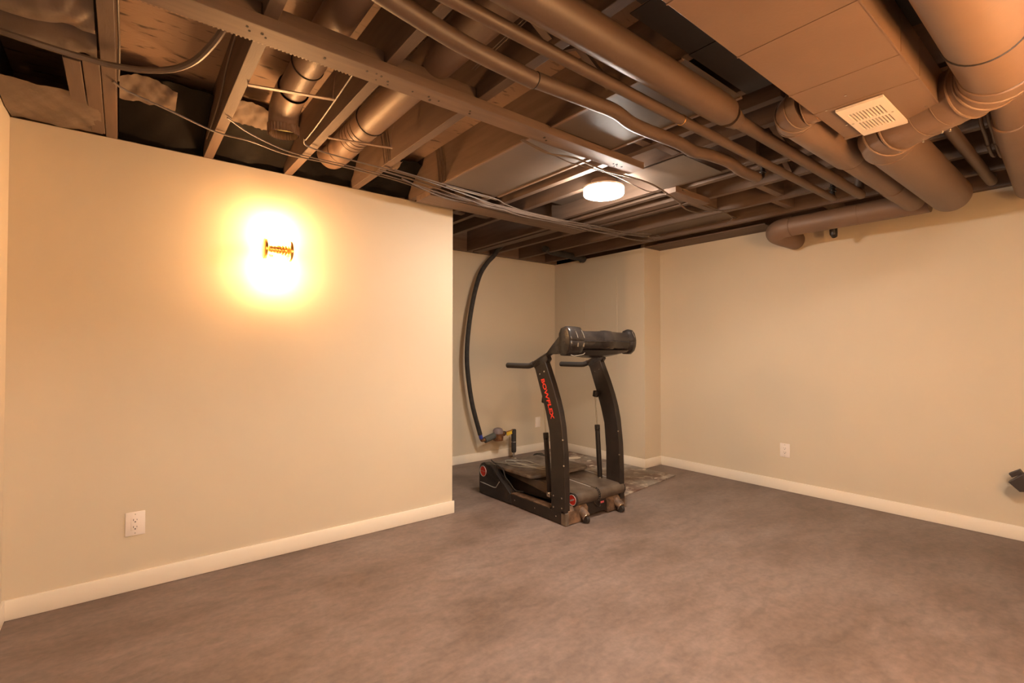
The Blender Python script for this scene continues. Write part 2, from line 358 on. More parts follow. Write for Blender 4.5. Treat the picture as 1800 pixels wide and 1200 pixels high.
def sconce(x, y, z, ax, label, group='brass wall sconces', glowm='sconce'):
    # ax: +1 sconce on a wall facing -y ; 'x' on a wall facing -x
    def T(u, d, h):   # u along the wall, d out from wall, h up
        return (x + u, y - d, z + h) if ax == 'y' else (x + u, y + d, z + h)
    t = thing('wall_sconce', label, 'wall lamp', T(0, 0, -0.17), group)
    b = NB(); cyl(b, T(0, 0.0, 0), T(0, 0.012, 0), 0.034, 24); cyl(b, T(0, 0.012, 0), T(0, 0.090, 0), 0.009, 12); obj('wall_mount', b, 'brass', t)
    b = NB(); cyl(b, T(-0.062, 0.098, 0), T(0.062, 0.098, 0), 0.030, 28)
    for k in range(7): torus(b, T(-0.048 + 0.016 * k, 0.098, 0), (1, 0, 0), 0.030, 0.0022, 24, 6)
    obj('ribbed_barrel', b, 'brass', t)
    for s in (-1, 1):
        b = NB(); tube(b, [T(s * 0.058, 0.098, 0), T(s * 0.062, 0.098, 0), T(s * 0.074, 0.098, 0), T(s * 0.078, 0.098, 0)], [0.056, 0.060, 0.060, 0.052], 36); obj('end_disc', b, 'brass', t)
        b = NB(); tube(b, [T(0, 0.098, s * 0.030), T(0, 0.098, s * 0.158), T(0, 0.098, s * 0.166), T(0, 0.098, s * 0.17)], [0.0205, 0.0205, 0.018, 0.010], 24); obj('glass_tube', b, glowm, t)
    b = NB(); cyl(b, T(0, 0.098, -0.024), T(0, 0.098, 0.024), 0.0235, 24); obj('collar', b, 'brass', t)
    return t
sconce(0.706, 3.2, 1.820, 'y', 'lit brass wall sconce with two glowing glass tubes on beige partition wall')
sconce(1.85, YB, 1.46, 'r', 'second lit brass sconce, on the wall behind the camera', glowm='sconce2')

# ------------------------------------------------------------ ducts and pipes
def arc(c, r, a0, a1, n, z):   # plan arc
    return [Vector((c[0] + r * math.cos(a0 + (a1 - a0) * i / n), c[1] + r * math.sin(a0 + (a1 - a0) * i / n), z)) for i in range(n + 1)]
def ring_bead(root, c, ax, Rr, name='collar', r=0.005, m='paint'):
    b = NB(); torus(b, c, ax, Rr, r, 36, 8); return obj(name, b, m, root)
def sleeve(root, a, c, r, name='collar', m='paint', seg=32):
    a = Vector(a); c = Vector(c); d = (c - a).normalized() * 0.004
    b = NB(); tube(b, [a, a + d, c - d, c], [r - 0.003, r, r, r - 0.003], seg); return obj(name, b, m, root)

# rectangular trunk
t = thing('rectangular_duct', 'wide brown rectangular trunk duct with a cream grille underneath', 'duct', (0.5, 0.585, 2.150))
b = NB(); box(b, -1.68, 2.44, 0.425, 0.750, 2.152, 2.296, 0.002); obj('trunk', b, 'paint', t, 0)
b = NB(); box(b, 2.44, 2.462, 0.420, 0.755, 2.150, 2.300, 0.002); obj('end_cap', b, 'paint', t, 0)
for x in (0.62, 1.12, 1.50, 1.88, 2.10):
    b = NB(); box(b, x, x + 0.006, 0.4235, 0.7515, 2.1500, 2.2965, 0.0008); obj('seam', b, 'paint', t, 0)
b = NB(); box(b, -1.68, 2.44, 0.423, 0.427, 2.150, 2.157); obj('corner_seam', b, 'paint', t, 0)
b = NB(); box(b, 2.425, 2.467, 0.416, 0.50, 2.1465, 2.1535, 0.001); obj('corner_tab', b, 'paint', t, 0)
b = NB()
for (x, y) in ((2.10, 0.705), (2.36, 0.46), (2.03, 0.62), (2.30, 0.70)): tube(b, [(x, y, 2.149), (x, y, 2.152)], 0.004, 10)
obj('screws', b, 'chrome', t)
# register
t = thing('air_grille', 'cream slotted air grille under end of rectangular duct', 'vent', (2.285, 0.61, 2.138))
gx0, gx1, gy0, gy1 = 2.122, 2.448, 0.532, 0.682
b = NB()
gm = (gx0 + gx1) / 2; sxr = [(gx0 + 0.062, gm - 0.010), (gm + 0.010, gx1 - 0.062)]; sx0, sx1 = sxr[0][0], sxr[1][1]; sy0, sy1 = gy0 + 0.022, gy1 - 0.022
box(b, gx0, sx0, gy0, gy1, 2.140, 2.149); box(b, sx1, gx1, gy0, gy1, 2.140, 2.149); box(b, sxr[0][1], sxr[1][0], gy0, gy1, 2.140, 2.149)
for x0, x1 in sxr:
    box(b, x0, x1, gy0, sy0, 2.140, 2.149); box(b, x0, x1, sy1, gy1, 2.140, 2.149)
obj('frame', b, 'white', t, 0)
b = NB(); pitch = (sy1 - sy0) / 10
for x0, x1 in sxr:
    for k in range(11):
        yy = sy0 + pitch * k; box(b, x0, x1, yy - 0.0028, yy + 0.0028, 2.1405, 2.1470)
o = obj('louvres', b, 'white', t, 0); o['kind'] = 'stuff'
b = NB(); box(b, sx0 - 0.002, sx1 + 0.002, sy0 - 0.002, sy1 + 0.002, 2.1482, 2.1492); obj('backing', b, 'slotdark', t, 0)
b = NB()
for (x, y) in ((gx0 + 0.16, gy0 + 0.011), (gx0 + 0.16, gy1 - 0.011)): cyl(b, (x, y, 2.1385), (x, y, 2.141), 0.004, 10)
obj('screws', b, 'chrome', t)

# big round duct with an offset made of elbows
ZR, RR = 2.193, 0.104
t = thing('round_duct', 'largest brown round duct, elbowed beside the rectangular duct', 'duct', (2.4, 0.4, ZR - RR))
b = NB(); tube(b, [(-1.68, 0.25, ZR), (2.02, 0.25, ZR)], RR, 40); obj('duct_pipe', b, 'paint', t)
sleeve(t, (2.00, 0.25, ZR), (2.27, 0.25, ZR), RR + 0.002, 'duct_pipe')
ring_bead(t, (2.0, 0.25, ZR), (1, 0, 0), RR + 0.001, 'draw_band', 0.003, 'dark')
d = Vector((0.24, 0.41, 0)).normalized()
e0 = [Vector((2.27, 0.25, ZR)), Vector((2.335, 0.262, ZR)), Vector((2.39, 0.298, ZR)), Vector((2.425, 0.345, ZR))]
b = NB(); tube(b, e0, RR + 0.003, 40); obj('elbow', b, 'paint', t)
ring_bead(t, e0[0], (1, 0, 0), RR + 0.004); ring_bead(t, e0[1] + Vector((0.01, 0.006, 0)), (0.93, 0.37, 0), RR + 0.004); ring_bead(t, e0[2], (0.75, 0.66, 0), RR + 0.004); ring_bead(t, e0[3], d, RR + 0.004)
s0 = e0[3]; s1 = Vector((2.590, 0.592, ZR))
b = NB(); tube(b, [s0, s1], RR - 0.001, 40); obj('duct_pipe', b, 'paint', t)
for f in (0.25, 0.55): ring_bead(t, s0.lerp(s1, f), d, RR - 0.0005, 'seam', 0.0015)
e1 = [s1, Vector((2.625, 0.634, ZR)), Vector((2.675, 0.660, ZR)), Vector((2.74, 0.668, ZR))]
b = NB(); tube(b, e1, RR + 0.003, 40); obj('elbow', b, 'paint', t)
ring_bead(t, e1[0], d, RR + 0.004); ring_bead(t, e1[1], (0.75, 0.66, 0), RR + 0.004); ring_bead(t, e1[3], (1, 0, 0), RR + 0.003, r=0.003)
b = NB(); tube(b, [(2.74, 0.668, ZR), (3.995, 0.668, ZR), (4.01, 0.668, ZR)], [RR, RR, RR - 0.004], 40); obj('duct_pipe', b, 'paint', t)
b = NB()
for f, hh in ((0.30, 0.03), (0.33, 0.0), (0.62, 0.02), (0.9, 0.04)):
    p = s0.lerp(s1, f); cyl(b, p + Vector((0.03, -0.01 + hh, -RR + 0.004)), p + Vector((0.03, -0.01 + hh, -RR - 0.006)), 0.004, 8)
obj('screws', b, 'chrome', t)

# branch duct leaving the trunk's side
Z1, R1 = 2.222, 0.076
t = thing('round_duct', 'brown branch duct bending out of rectangular duct toward right wall', 'duct', (3.0, 0.865, Z1 - R1))
b = NB(); tube(b, [(2.155, 0.751, Z1), (2.155, 0.79, Z1)], R1, 32); obj('duct_pipe', b, 'paint', t)
e = [Vector((2.155, 0.79, Z1)), Vector((2.165, 0.825, Z1)), Vector((2.195, 0.853, Z1)), Vector((2.235, 0.865, Z1))]
b = NB(); tube(b, e, R1 + 0.003, 32); obj('elbow', b, 'paint', t)
for p, ax in ((e[0], (0, 1, 0)), (e[1], (0.4, 0.9, 0)), (e[2], (0.75, 0.6, 0)), (e[3], (1, 0, 0))): ring_bead(t, p, ax, R1 + 0.0035, r=0.0025)
b = NB(); tube(b, [(2.235, 0.865, Z1), (2.86, 0.865, Z1), (2.90, 0.865, Z1)], [R1, R1, R1 - 0.011], 32); obj('duct_pipe', b, 'paint', t)
b = NB(); tube(b, [(2.90, 0.868, Z1), (3.62, 0.868, Z1)], 0.065, 32); obj('duct_pipe', b, 'paint', t)
sleeve(t, (3.60, 0.868, Z1), (3.80, 0.868, Z1), 0.069)
ring_bead(t, (2.90, 0.868, Z1), (1, 0, 0), 0.066, 'seam', 0.002)
b = NB(); tube(b, smooth_path([(3.80, 0.868, Z1), (3.95, 0.868, Z1 + 0.0), (4.09, 0.872, Z1 + 0.0)], 4), 0.068, 32); obj('elbow', b, 'paint', t)

# duct running along the right wall
t = thing('round_duct', 'brown duct running crosswise in front of right wall top', 'duct', (4.18, 1.35, 2.146))
b = NB(); tube(b, [(4.18, 0.80, 2.222), (4.18, 1.66, 2.222)], 0.075, 32); obj('duct_pipe', b, 'paint', t)
b = NB(); tube(b, smooth_path([(4.18, 1.66, 2.222), (4.182, 1.735, 2.218), (4.205, 1.785, 2.208), (4.25, 1.80, 2.195), (4.32, 1.79, 2.185), (4.42, 1.78, 2.182), (4.555, 1.78, 2.182)], 4), 0.078, 32); obj('elbow', b, 'paint', t)
ring_bead(t, (4.18, 1.66, 2.222), (0, 1, 0), 0.077, r=0.003)
ring_bead(t, (4.18, 1.2, 2.222), (0, 1, 0), 0.0755, 'seam', 0.0015)
# short stub under it
b = NB(); tube(b, [(4.30, 1.405, 2.322), (4.30, 1.405, 2.165), (4.305, 1.405, 2.135), (4.325, 1.405, 2.115)], [0.027, 0.027, 0.027, 0.02], 18)
single('pipe_stub', b, 'black', 'short dark pipe stub poking out below the crosswise duct', 'pipe')

# long pipes
t = thing('pipe', 'thick brown insulated pipe narrowing halfway across ceiling', 'pipe', (1.5, 1.043, 2.18))
b = NB(); tube(b, [(-1.68, 1.043, 2.240), (1.93, 1.043, 2.240), (1.99, 1.043, 2.238), (2.03, 1.043, 2.230)], [0.0585, 0.0585, 0.054, 0.03], 28); obj('insulation', b, 'pipe', t)
b = NB(); tube(b, smooth_path([(2.02, 1.043, 2.226), (2.3, 1.035, 2.222), (3.48, 1.02, 2.20), (3.53, 1.02, 2.205), (3.56, 1.02, 2.23), (3.565, 1.02, 2.31)], 5), 0.0275, 20); obj('pipe_run', b, 'pipe', t)
b = NB(); tube(b, [(2.02, 1.043, 2.232), (2.08, 1.042, 2.226)], [0.046, 0.034], 24); obj('reducer', b, 'pipe', t)
t = thing('pipe', 'thinnest of three long brown pipes, between the other two', 'pipe', (1.5, 1.183, 2.198))
b = NB(); tube(b, [(-1.68, 1.183, 2.222), (0.7, 1.172, 2.222), (1.45, 1.18, 2.222), (3.60, 1.178, 2.218), (3.625, 1.178, 2.222)], [0.021, 0.021, 0.021, 0.021, 0.017], 18); obj('pipe_run', b, 'pipe', t)
b = NB(); tube(b, [(3.60, 1.178, 2.235), (3.60, 1.178, 2.31)], 0.014, 14); torus(b, (3.60, 1.178, 2.262), (0, 0, 1), 0.016, 0.006); torus(b, (3.60, 1.178, 2.285), (0, 0, 1), 0.016, 0.006); obj('fitting', b, 'black', t)
b = NB(); torus(b, (1.87, 1.18, 2.222), (1, 0, 0), 0.021, 0.002); obj('tie_band', b, 'brass', t)
t = thing('pipe', 'wavy brown foam-sleeved pipe nearest the ceiling light', 'pipe', (1.5, 1.31, 2.19))
pts = [(-1.68, 1.24, 2.262), (0.25, 1.255, 2.255), (0.55, 1.290, 2.235), (0.85, 1.325, 2.222), (1.16, 1.330, 2.213)]
b = NB(); tube(b, smooth_path(pts, 6), 0.0300, 20); obj('sleeve', b, 'pipe', t)
pts = [(1.165, 1.328, 2.216), (1.45, 1.325, 2.228), (1.60, 1.320, 2.230), (1.75, 1.330, 2.218), (2.05, 1.318, 2.220), (2.2, 1.325, 2.218), (2.32, 1.312, 2.226), (2.5, 1.30, 2.228), (2.66, 1.308, 2.218), (2.82, 1.300, 2.215)]
b = NB(); tube(b, smooth_path(pts, 6), 0.0285, 20); obj('sleeve', b, 'pipe', t)
b = NB(); torus(b, (1.163, 1.329, 2.2145), (1, 0, 0), 0.0295, 0.0018); obj('joint', b, 'dark', t)
b = NB(); tube(b, smooth_path([(2.80, 1.300, 2.217), (2.86, 1.30, 2.222), (2.885, 1.30, 2.245), (2.89, 1.30, 2.30)], 5), 0.013, 14); torus(b, (2.887, 1.30, 2.26), (0, 0, 1), 0.015, 0.005); obj('fitting', b, 'black', t)
b = NB(); tube(b, smooth_path([(2.82, 0.508, 2.276), (3.2, 0.508, 2.276), (4.12, 0.508, 2.276), (4.16, 0.508, 2.282), (4.18, 0.508, 2.312)], 5), 0.027, 20)
single('pipe', b, 'pipe', 'brown pipe just right of the largest round duct', 'pipe')
# far right branch duct and copper lines
t = thing('round_duct', 'brown duct cut off by the right edge of frame', 'duct', (3.2, 0.2, 2.1))
b = NB(); tube(b, [(2.62, 0.27, 2.232), (2.98, 0.295, 2.226)], 0.058, 28); obj('duct_pipe', b, 'paint', t)
sleeve(t, (2.96, 0.295, 2.226), (3.20, 0.31, 2.22), 0.064)
b = NB(); tube(b, [(3.19, 0.31, 2.22), (4.3, 0.36, 2.212)], 0.060, 28); obj('duct_pipe', b, 'paint', t)
for k, (dx, lab) in enumerate(((0.0, 'thin brown water line beside the right edge duct, left one of two'), (0.045, 'thin brown water line beside the right edge duct, right one of two'))):
    yy = 0.412 - dx * 0.6
    b = NB(); tube(b, smooth_path([(3.02, yy - 0.012, 2.300), (3.10, yy - 0.006, 2.278), (3.25, yy, 2.270), (3.45, yy + 0.014, 2.270), (3.62 + dx, yy + 0.022, 2.274), (3.74 + dx, yy + 0.026, 2.30)], 6), 0.0085, 12)
    torus(b, (3.40, yy + 0.010, 2.270), (1, 0.05, 0), 0.0095, 0.0035)
    single('water_line', b, 'pipe', lab, 'pipe', 'thin water lines by the right wall')

# ducts lying in the joist bays
t = thing('round_duct', 'open-ended brown duct between joists with corrugated mouth', 'duct', (0.59, 2.2, 2.30))
b = NB(); tube(b, [(0.600, YB + 0.3, 2.452), (0.600, 2.14, 2.440)], 0.064, 30); obj('duct_pipe', b, 'paint', t)
ring_bead(t, (0.600, 2.14, 2.440), (0, 1, 0), 0.065, r=0.003, m='dark')
b = NB(); tube(b, [(0.600, 2.14, 2.440), (0.600, 2.36, 2.430)], 0.061, 30); obj('duct_pipe', b, 'paint', t)
b = NB(); tube(b, smooth_path([(0.600, 2.36, 2.430), (0.604, 2.47, 2.430), (0.611, 2.56, 2.415), (0.616, 2.607, 2.380), (0.618, 2.618, 2.350)], 5), 0.069, 30, False); obj('elbow', b, 'paint', t)
b = NB(); pts = smooth_path([(0.618, 2.617, 2.358), (0.619, 2.621, 2.335), (0.620, 2.622, 2.312)], 10); seg = 60
T0 = None
for sgn, rr in ((1, 0.0725), (-1, 0.0655)):
    P = pts; n = len(P); rings = []
    for i in range(n):
        Tt = (P[min(i + 1, n - 1)] - P[max(i - 1, 0)]).normalized(); N = Vector((1, 0, 0)); N = (N - Tt * N.dot(Tt)).normalized(); Bv = Tt.cross(N)
        rings.append([b.verts.new(P[i] + (N * math.cos(a) + Bv * math.sin(a)) * (rr + (0.0018 if k % 2 else -0.0018))) for k, a in enumerate(2 * math.pi * q / seg for q in range(seg))])
    for i in range(n - 1):
        for k in range(seg): b.faces.new((rings[i][k], rings[i][(k + 1) % seg], rings[i + 1][(k + 1) % seg], rings[i + 1][k]))
obj('corrugated_mouth', b, 'paint', t, 20)
b = NB(); tube(b, [(0.616, 2.606, 2.385), (0.619, 2.620, 2.335)], 0.0625, 30); obj('lining', b, 'fluff', t)

t = thing('round_duct', 'long brown duct in next joist bay with gored elbow at wall', 'duct', (0.99, 2.2, 2.30))
b = NB(); tube(b, [(1.00, YB + 0.3, 2.430), (0.985, 2.40, 2.412)], 0.077, 32); obj('duct_pipe', b, 'paint', t)
ring_bead(t, (0.985, 2.40, 2.412), (0, 1, 0), 0.078, r=0.003, m='dark')
b = NB(); tube(b, smooth_path([(0.985, 2.40, 2.412), (0.985, 2.60, 2.408), (0.988, 2.80, 2.405), (0.992, 2.95, 2.410), (0.995, 3.03, 2.425), (0.995, 3.08, 2.46)], 4), 0.075, 32); obj('elbow', b, 'paint', t)
for y in (2.50, 2.54, 2.58, 2.62, 2.66, 2.86): ring_bead(t, (0.986, y, 2.407), (0, 1, 0), 0.0755, 'gore_seam', 0.002)

# perforated hanger bars under those ducts
def hanger(x0, y0, x1, y1, ztop, label):
    t = thing('duct_hanger', label, 'hanger', ((x0 + x1) / 2, (y0 + y1) / 2, 2.30), 'steel straps under the bay ducts')
    a = math.atan2(y1 - y0, x1 - x0); L = math.hypot(x1 - x0, y1 - y0)
    b = NB(); obox(b, Vector(((x0 + x1) / 2, (y0 + y1) / 2, 2.3045)), (L / 2, 0.009, 0.0016), Matrix.Rotation(a, 3, 'Z'))
    obox(b, Vector(((x0 + x1) / 2, (y0 + y1) / 2, 2.3075)), (L / 2, 0.0025, 0.003), Matrix.Rotation(a, 3, 'Z')); obj('bar', b, 'paint', t, 0)
    b = NB(); tube(b, [(x1 - 0.01, y1, 2.308), (x1 - 0.005, y1 - 0.06, ztop)], 0.0022, 8); obj('strap', b, 'paint', t)
    return t
hanger(0.385, 2.20, 0.70, 2.10, 2.54, 'flat metal hanger bar under the open-ended duct')
hanger(0.80, 2.50, 1.11, 2.415, 2.54, 'flat metal hanger bar under the duct with gored elbow')
b = NB(); tube(b, smooth_path([(0.690, 1.83, 2.312), (0.702, 2.1, 2.306), (0.715, 2.40, 2.306), (0.72, 2.60, 2.306)], 3), 0.004, 8)
single('conduit', b, 'wire', 'thin straight rod along the joist between two bay ducts', 'conduit')

# ------------------------------------------------------------ black film closing bays above the wall
def bay_sheet(x0, x1, ytop, ztop, label, seed, m='plastic'):
    b = NB()
    def fn(u, v):
        x = x0 + (x1 - x0) * u; w = 1 - v
        y = YA + 0.03 - (YA + 0.03 - ytop) * (v ** 1.25) + 0.018 * wob(u * 2, v * 2, seed)
        z = 2.330 + (ztop - 2.330) * (v ** 0.85) + 0.012 * wob(u * 3 + 1, v * 2, seed + 1) * v - 0.010 * math.sin(math.pi * u) * (1 - v)
        return (x, y, z)
    sheet(b, 17, 15, fn, 0.002)
    return single('plastic_sheet', b, m, label, 'plastic sheet', None, 60)
bay_sheet(-0.028, 0.338, 2.80, 2.50, 'black plastic sheet closing bay left of the wall sconce', 1.0)
bay_sheet(0.392, 0.758, 2.86, 2.48, 'black plastic sheet behind the corrugated duct mouth', 2.4)
bay_sheet(0.812, 1.178, 3.06, 2.50, 'black plastic sheet behind the gored duct elbow', 3.1)
bay_sheet(1.232, 1.595, 2.98, 2.50, 'black plastic sheet in bay right of the gored elbow', 4.6)
def flap(x0, x1, y0, y1, z0, z1, label, seed):
    b = NB()
    sheet(b, 22, 14, lambda u, v: (x0 + (x1 - x0) * u, y0 + (y1 - y0) * v + 0.012 * wob(u * 2, v, seed), z0 + (z1 - z0) * v * (0.55 + 0.45 * math.sin(math.pi * min(1, u * 1.1)) ** 0.7) + 0.012 * abs(wob(u * 2.2, v * 1.5, seed + 2))), 0.001)
    return single('paper_flap', b, 'kraft', label, 'paper flap', None, 80)
flap(-0.025, 0.19, 2.90, 2.77, 2.405, 2.475, 'crumpled torn paper facing above the leftmost black sheet', 0.4)
flap(0.42, 0.60, 2.89, 2.74, 2.42, 2.48, 'crumpled paper facing left of the corrugated duct mouth', 1.7)
flap(1.27, 1.40, 3.00, 2.90, 2.41, 2.47, 'torn paper facing in bay right of gored elbow', 2.9)

# left corner bay: metal wrap, crumpled foil, dark opening
def wrap(name, x0, x1, y0, y1, zf, label, seed, m='film', nu=26, nv=22):
    b = NB(); sheet(b, nu, nv, lambda u, v: (x0 + (x1 - x0) * u, y0 + (y1 - y0) * v, zf(u, v)), 0.0015)
    return single(name, b, m, label, 'metal sheet', None, 50)
wrap('metal_sheet', XL + 0.005, -0.09, 2.745, 3.20, lambda u, v: 2.318 - 0.012 * math.sin(math.pi * v) + 0.006 * wob(u * 3, v * 3, 1) + (0.012 * max(0, 1 - abs(u - 0.75) / 0.12) * max(0, 1 - abs(v - 0.75) / 0.3)), 'brown dented metal sheet at the left corner above wall', 1)
def crumple(u, v):
    f = 0.065 * (1 - abs(math.sin(v * 7.0 + 0.5 * math.sin(u * 2.0) + 0.5 * u))) ** 1.3 * (1 - 0.4 * u) + 0.006 * wob(u * 3, v * 3, 2) + 0.020 * abs(wob(u * 2.4, v * 3, 5)) * max(0, min(1, (u - 0.5) * 3))
    return 2.302 + f
wrap('metal_sheet', -0.45, -0.085, 1.86, 2.36, crumple, 'crumpled brown foil sheet at the top left corner', 2, 'film', 34, 44)
b = NB(); box(b, XL, -0.08, 2.30, 2.76, 2.535, 2.545); o = obj('dark_bay_sheet', b, 'dark', ceil, 0)  # near-black sheet under the deck, drawn as the dark opening
b = NB(); box(b, -0.185, -0.135, 2.405, 2.80, 2.302, 2.322, 0.002); obj('nailer', b, 'wood', ceil, 0)
b = NB(); box(b, -0.131, -0.080, 2.385, 3.15, 2.306, 2.324, 0.002); obj('nailer', b, 'wood', ceil, 0)

# ------------------------------------------------------------ cables
def cable(pts, r, label, name='cable', m='wire', n=5, group=None, cat='cable'):
    b = NB(); tube(b, smooth_path(pts, n), r, 8); return single(name, b, m, label, cat, group)
cable([(-0.412, 2.315, 2.292), (-0.335, 2.30, 2.285), (-0.281, 2.292, 2.278), (-0.205, 2.299, 2.276), (-0.085, 2.31, 2.278), (-0.03, 2.303, 2.278), (0.045, 2.275, 2.278), (0.129, 2.213, 2.282), (0.191, 2.113, 2.288), (0.235, 1.994, 2.31), (0.262, 1.90, 2.34), (0.285, 1.84, 2.40)], 0.0115, 'fat brown conduit sagging across the upper left bays', 'conduit', cat='conduit')
L1 = [(-0.043, 2.495), (0.0, 2.55), (0.156, 2.645), (0.346, 2.763), (0.499, 2.775), (0.676, 2.838), (0.854, 2.829), (1.05, 2.829), (1.35, 2.851), (1.775, 2.86), (2.034, 2.818), (2.283, 2.86), (2.633, 2.873), (2.873, 2.857), (3.298, 2.859), (3.764, 2.846), (3.889, 2.747), (3.70, 2.68)]
cable([(x, y, 2.300 if x < 1.5 else 2.262) for x, y in L1], 0.0045, 'longest brown cable, running from left corner bay to the alcove ceiling')
cable([(0.366, 2.566, 2.302), (0.481, 2.68, 2.300), (0.663, 2.781, 2.298), (0.789, 2.80, 2.300), (1.0, 2.795, 2.300), (1.35, 2.815, 2.298), (1.8, 2.83, 2.263), (2.1, 2.79, 2.258), (2.4, 2.835, 2.26), (2.9, 2.83, 2.27), (3.5, 2.82, 2.30), (3.8, 2.72, 2.30)], 0.0035, 'thin pale cable dropping from second joist past corrugated mouth')
cable([(0.713, 2.596, 2.31), (0.745, 2.650, 2.296), (0.924, 2.690, 2.298), (1.116, 2.70, 2.298), (1.405, 2.72, 2.300), (1.95, 2.775, 2.27), (2.3, 2.84, 2.262), (2.575, 2.86, 2.265), (3.155, 2.80, 2.29)], 0.004, 'cable hooked over third joist and joining the bundle')
cable([(1.18, 2.745, 2.301), (1.5, 2.79, 2.300), (1.95, 2.805, 2.255), (2.12, 2.80, 2.248), (2.45, 2.86, 2.255), (3.0, 2.845, 2.275), (3.55, 2.86, 2.30)], 0.0055, 'thickest cable of bundle along the flat plate')
cable([(1.20, 2.71, 2.302), (1.62, 2.76, 2.300), (2.0, 2.78, 2.27), (2.2, 2.81, 2.255), (2.8, 2.84, 2.268), (3.4, 2.87, 2.29), (3.85, 2.80, 2.296), (3.92, 2.70, 2.29), (3.80, 2.66, 2.28)], 0.004, 'cable of bundle ending in loose loop near alcove')
cable([(1.35, 2.80, 2.302), (1.65, 2.85, 2.262), (1.95, 2.885, 2.262), (2.3, 2.90, 2.262), (2.7, 2.885, 2.263), (3.1, 2.89, 2.262), (3.5, 2.89, 2.292)], 0.0045, 'cable of bundle lying flattest against the plate, nearest the wall')
cable([(1.25, 2.69, 2.302), (1.62, 2.72, 2.298), (2.02, 2.735, 2.290), (2.15, 2.76, 2.275), (2.5, 2.81, 2.268), (2.95, 2.80, 2.280), (3.4, 2.82, 2.298)], 0.0045, 'cable of bundle furthest from the wall, arching at the light')
# white armoured strip beside the bundle
cable([(1.63, 2.735, 2.297), (1.85, 2.745, 2.294), (2.05, 2.755, 2.292)], 0.0055, 'short pale twisted strip edging the bay panel', 'metal_edging', 'silver', cat='edging')
cable([(1.515, 1.838, 2.265), (1.721, 1.867, 2.258), (1.892, 1.838, 2.266), (2.153, 1.850, 2.262), (2.373, 1.834, 2.266), (2.591, 1.828, 2.262), (2.958, 1.905, 2.255), (3.20, 1.985, 2.258), (3.42, 1.99, 2.27), (3.53, 1.90, 2.285), (3.62, 1.82, 2.30)], 0.0055, 'brown cable looping past the ceiling light from the strip end')
cable([(1.523, 1.835, 2.268), (1.884, 1.89, 2.262), (2.025, 1.878, 2.262), (2.277, 1.870, 2.262), (2.626, 1.92, 2.262), (2.80, 1.89, 2.27)], 0.003, 'thin wire drooping from strip beside the ceiling light')
cable([(2.9, 1.824, 2.295), (3.28, 1.881, 2.282), (3.60, 1.901, 2.282), (3.80, 1.95, 2.284), (3.86, 2.03, 2.27)], 0.004, 'thin wire with curled end near the far joists')
cable([(0.318, 2.0, 2.42), (0.325, 2.30, 2.41), (0.330, 2.5, 2.37), (0.332, 2.72, 2.35), (0.335, 3.0, 2.345)], 0.004, 'thin cable stapled to first joist face')
cable([(-0.026, 1.4, 2.330), (-0.024, 2.0, 2.335), (-0.022, 2.3, 2.325), (-0.026, 2.52, 2.320)], 0.004, 'thin cable stapled to leftmost joist face')
for k, (x, lab) in enumerate(((1.172, 'drop wire on third bay joist, nearest the wall'), (1.176, 'drop wire on third bay joist, nearest the room'))):
    cable([(x, 2.66 - 0.05 * k, 2.31), (x - 0.002, 2.68 - 0.05 * k, 2.42), (x - 0.004, 2.72 - 0.05 * k, 2.54)], 0.003, lab)
for k, (dy, lab) in enumerate(((0, 'drop wire left of the bay panel, nearest the wall'), (0.035, 'drop wire left of the bay panel, middle one'), (0.07, 'drop wire left of the bay panel, nearest the room'))):
    cable([(1.592, 2.76 - dy, 2.305), (1.590, 2.77 - dy, 2.42), (1.590, 2.80 - dy, 2.54)], 0.0035, lab)
for k in range(2):
    cable([(1.02 + 0.012 * k, 0.8, 2.335 + 0.004 * k), (1.03 + 0.012 * k, 1.2, 2.333), (1.07 + 0.012 * k, 1.6, 2.345)], 0.0016, ['thin wire over the third bay duct, left one of two', 'thin wire over the third bay duct, right one of two'][k])

# ------------------------------------------------------------ insulated water pipe and meter in the alcove
t = thing('water_pipe', 'black insulated water pipe curving down back wall from ceiling', 'pipe', (3.10, 4.42, 0.24))
pts = [(3.03, 3.10, 2.34), (3.07, 3.50, 2.345), (3.13, 3.95, 2.345), (3.22, 4.26, 2.33), (3.245, 4.40, 2.265), (3.17, 4.44, 2.17), (3.07, 4.435, 2.02), (2.985, 4.43, 1.76), (2.925, 4.425, 1.45), (2.90, 4.42, 1.18), (2.915, 4.42, 0.95), (2.97, 4.42, 0.64), (3.072, 4.42, 0.312)]
b = NB(); tube(b, smooth_path(pts, 7), 0.0245, 18); obj('insulation', b, 'insulb', t)
b = NB(); tube(b, [(3.070, 4.42, 0.316), (3.086, 4.42, 0.268)], 0.0215, 16); obj('collar', b, 'blue', t)
b = NB(); tube(b, smooth_path([(3.085, 4.42, 0.27), (3.095, 4.42, 0.25), (3.112, 4.42, 0.247), (3.13, 4.42, 0.252)], 4), 0.019, 14); obj('elbow', b, 'bronze', t)
t = thing('water_meter', 'small bronze water meter with mauve cap low on back wall', 'water meter', (3.30, 4.42, 0.2))
b = NB(); tube(b, [(3.132, 4.42, 0.246), (3.262, 4.42, 0.282)], 0.034, 18); obj('insulation', b, 'insul', t)
b = NB(); tube(b, [(3.315, 4.42, 0.218), (3.315, 4.42, 0.222), (3.315, 4.42, 0.27), (3.315, 4.42, 0.30)], [0.044, 0.056, 0.060, 0.056], 10); tube(b, [(3.25, 4.42, 0.268), (3.395, 4.42, 0.288)], 0.026, 14); obj('body', b, 'bronze', t, 20)
b = NB(); tube(b, [(3.312, 4.42, 0.298), (3.312, 4.42, 0.330), (3.312, 4.42, 0.352), (3.312, 4.42, 0.360)], [0.057, 0.057, 0.046, 0.03], 14); obj('cap', b, 'cap', t, 30)
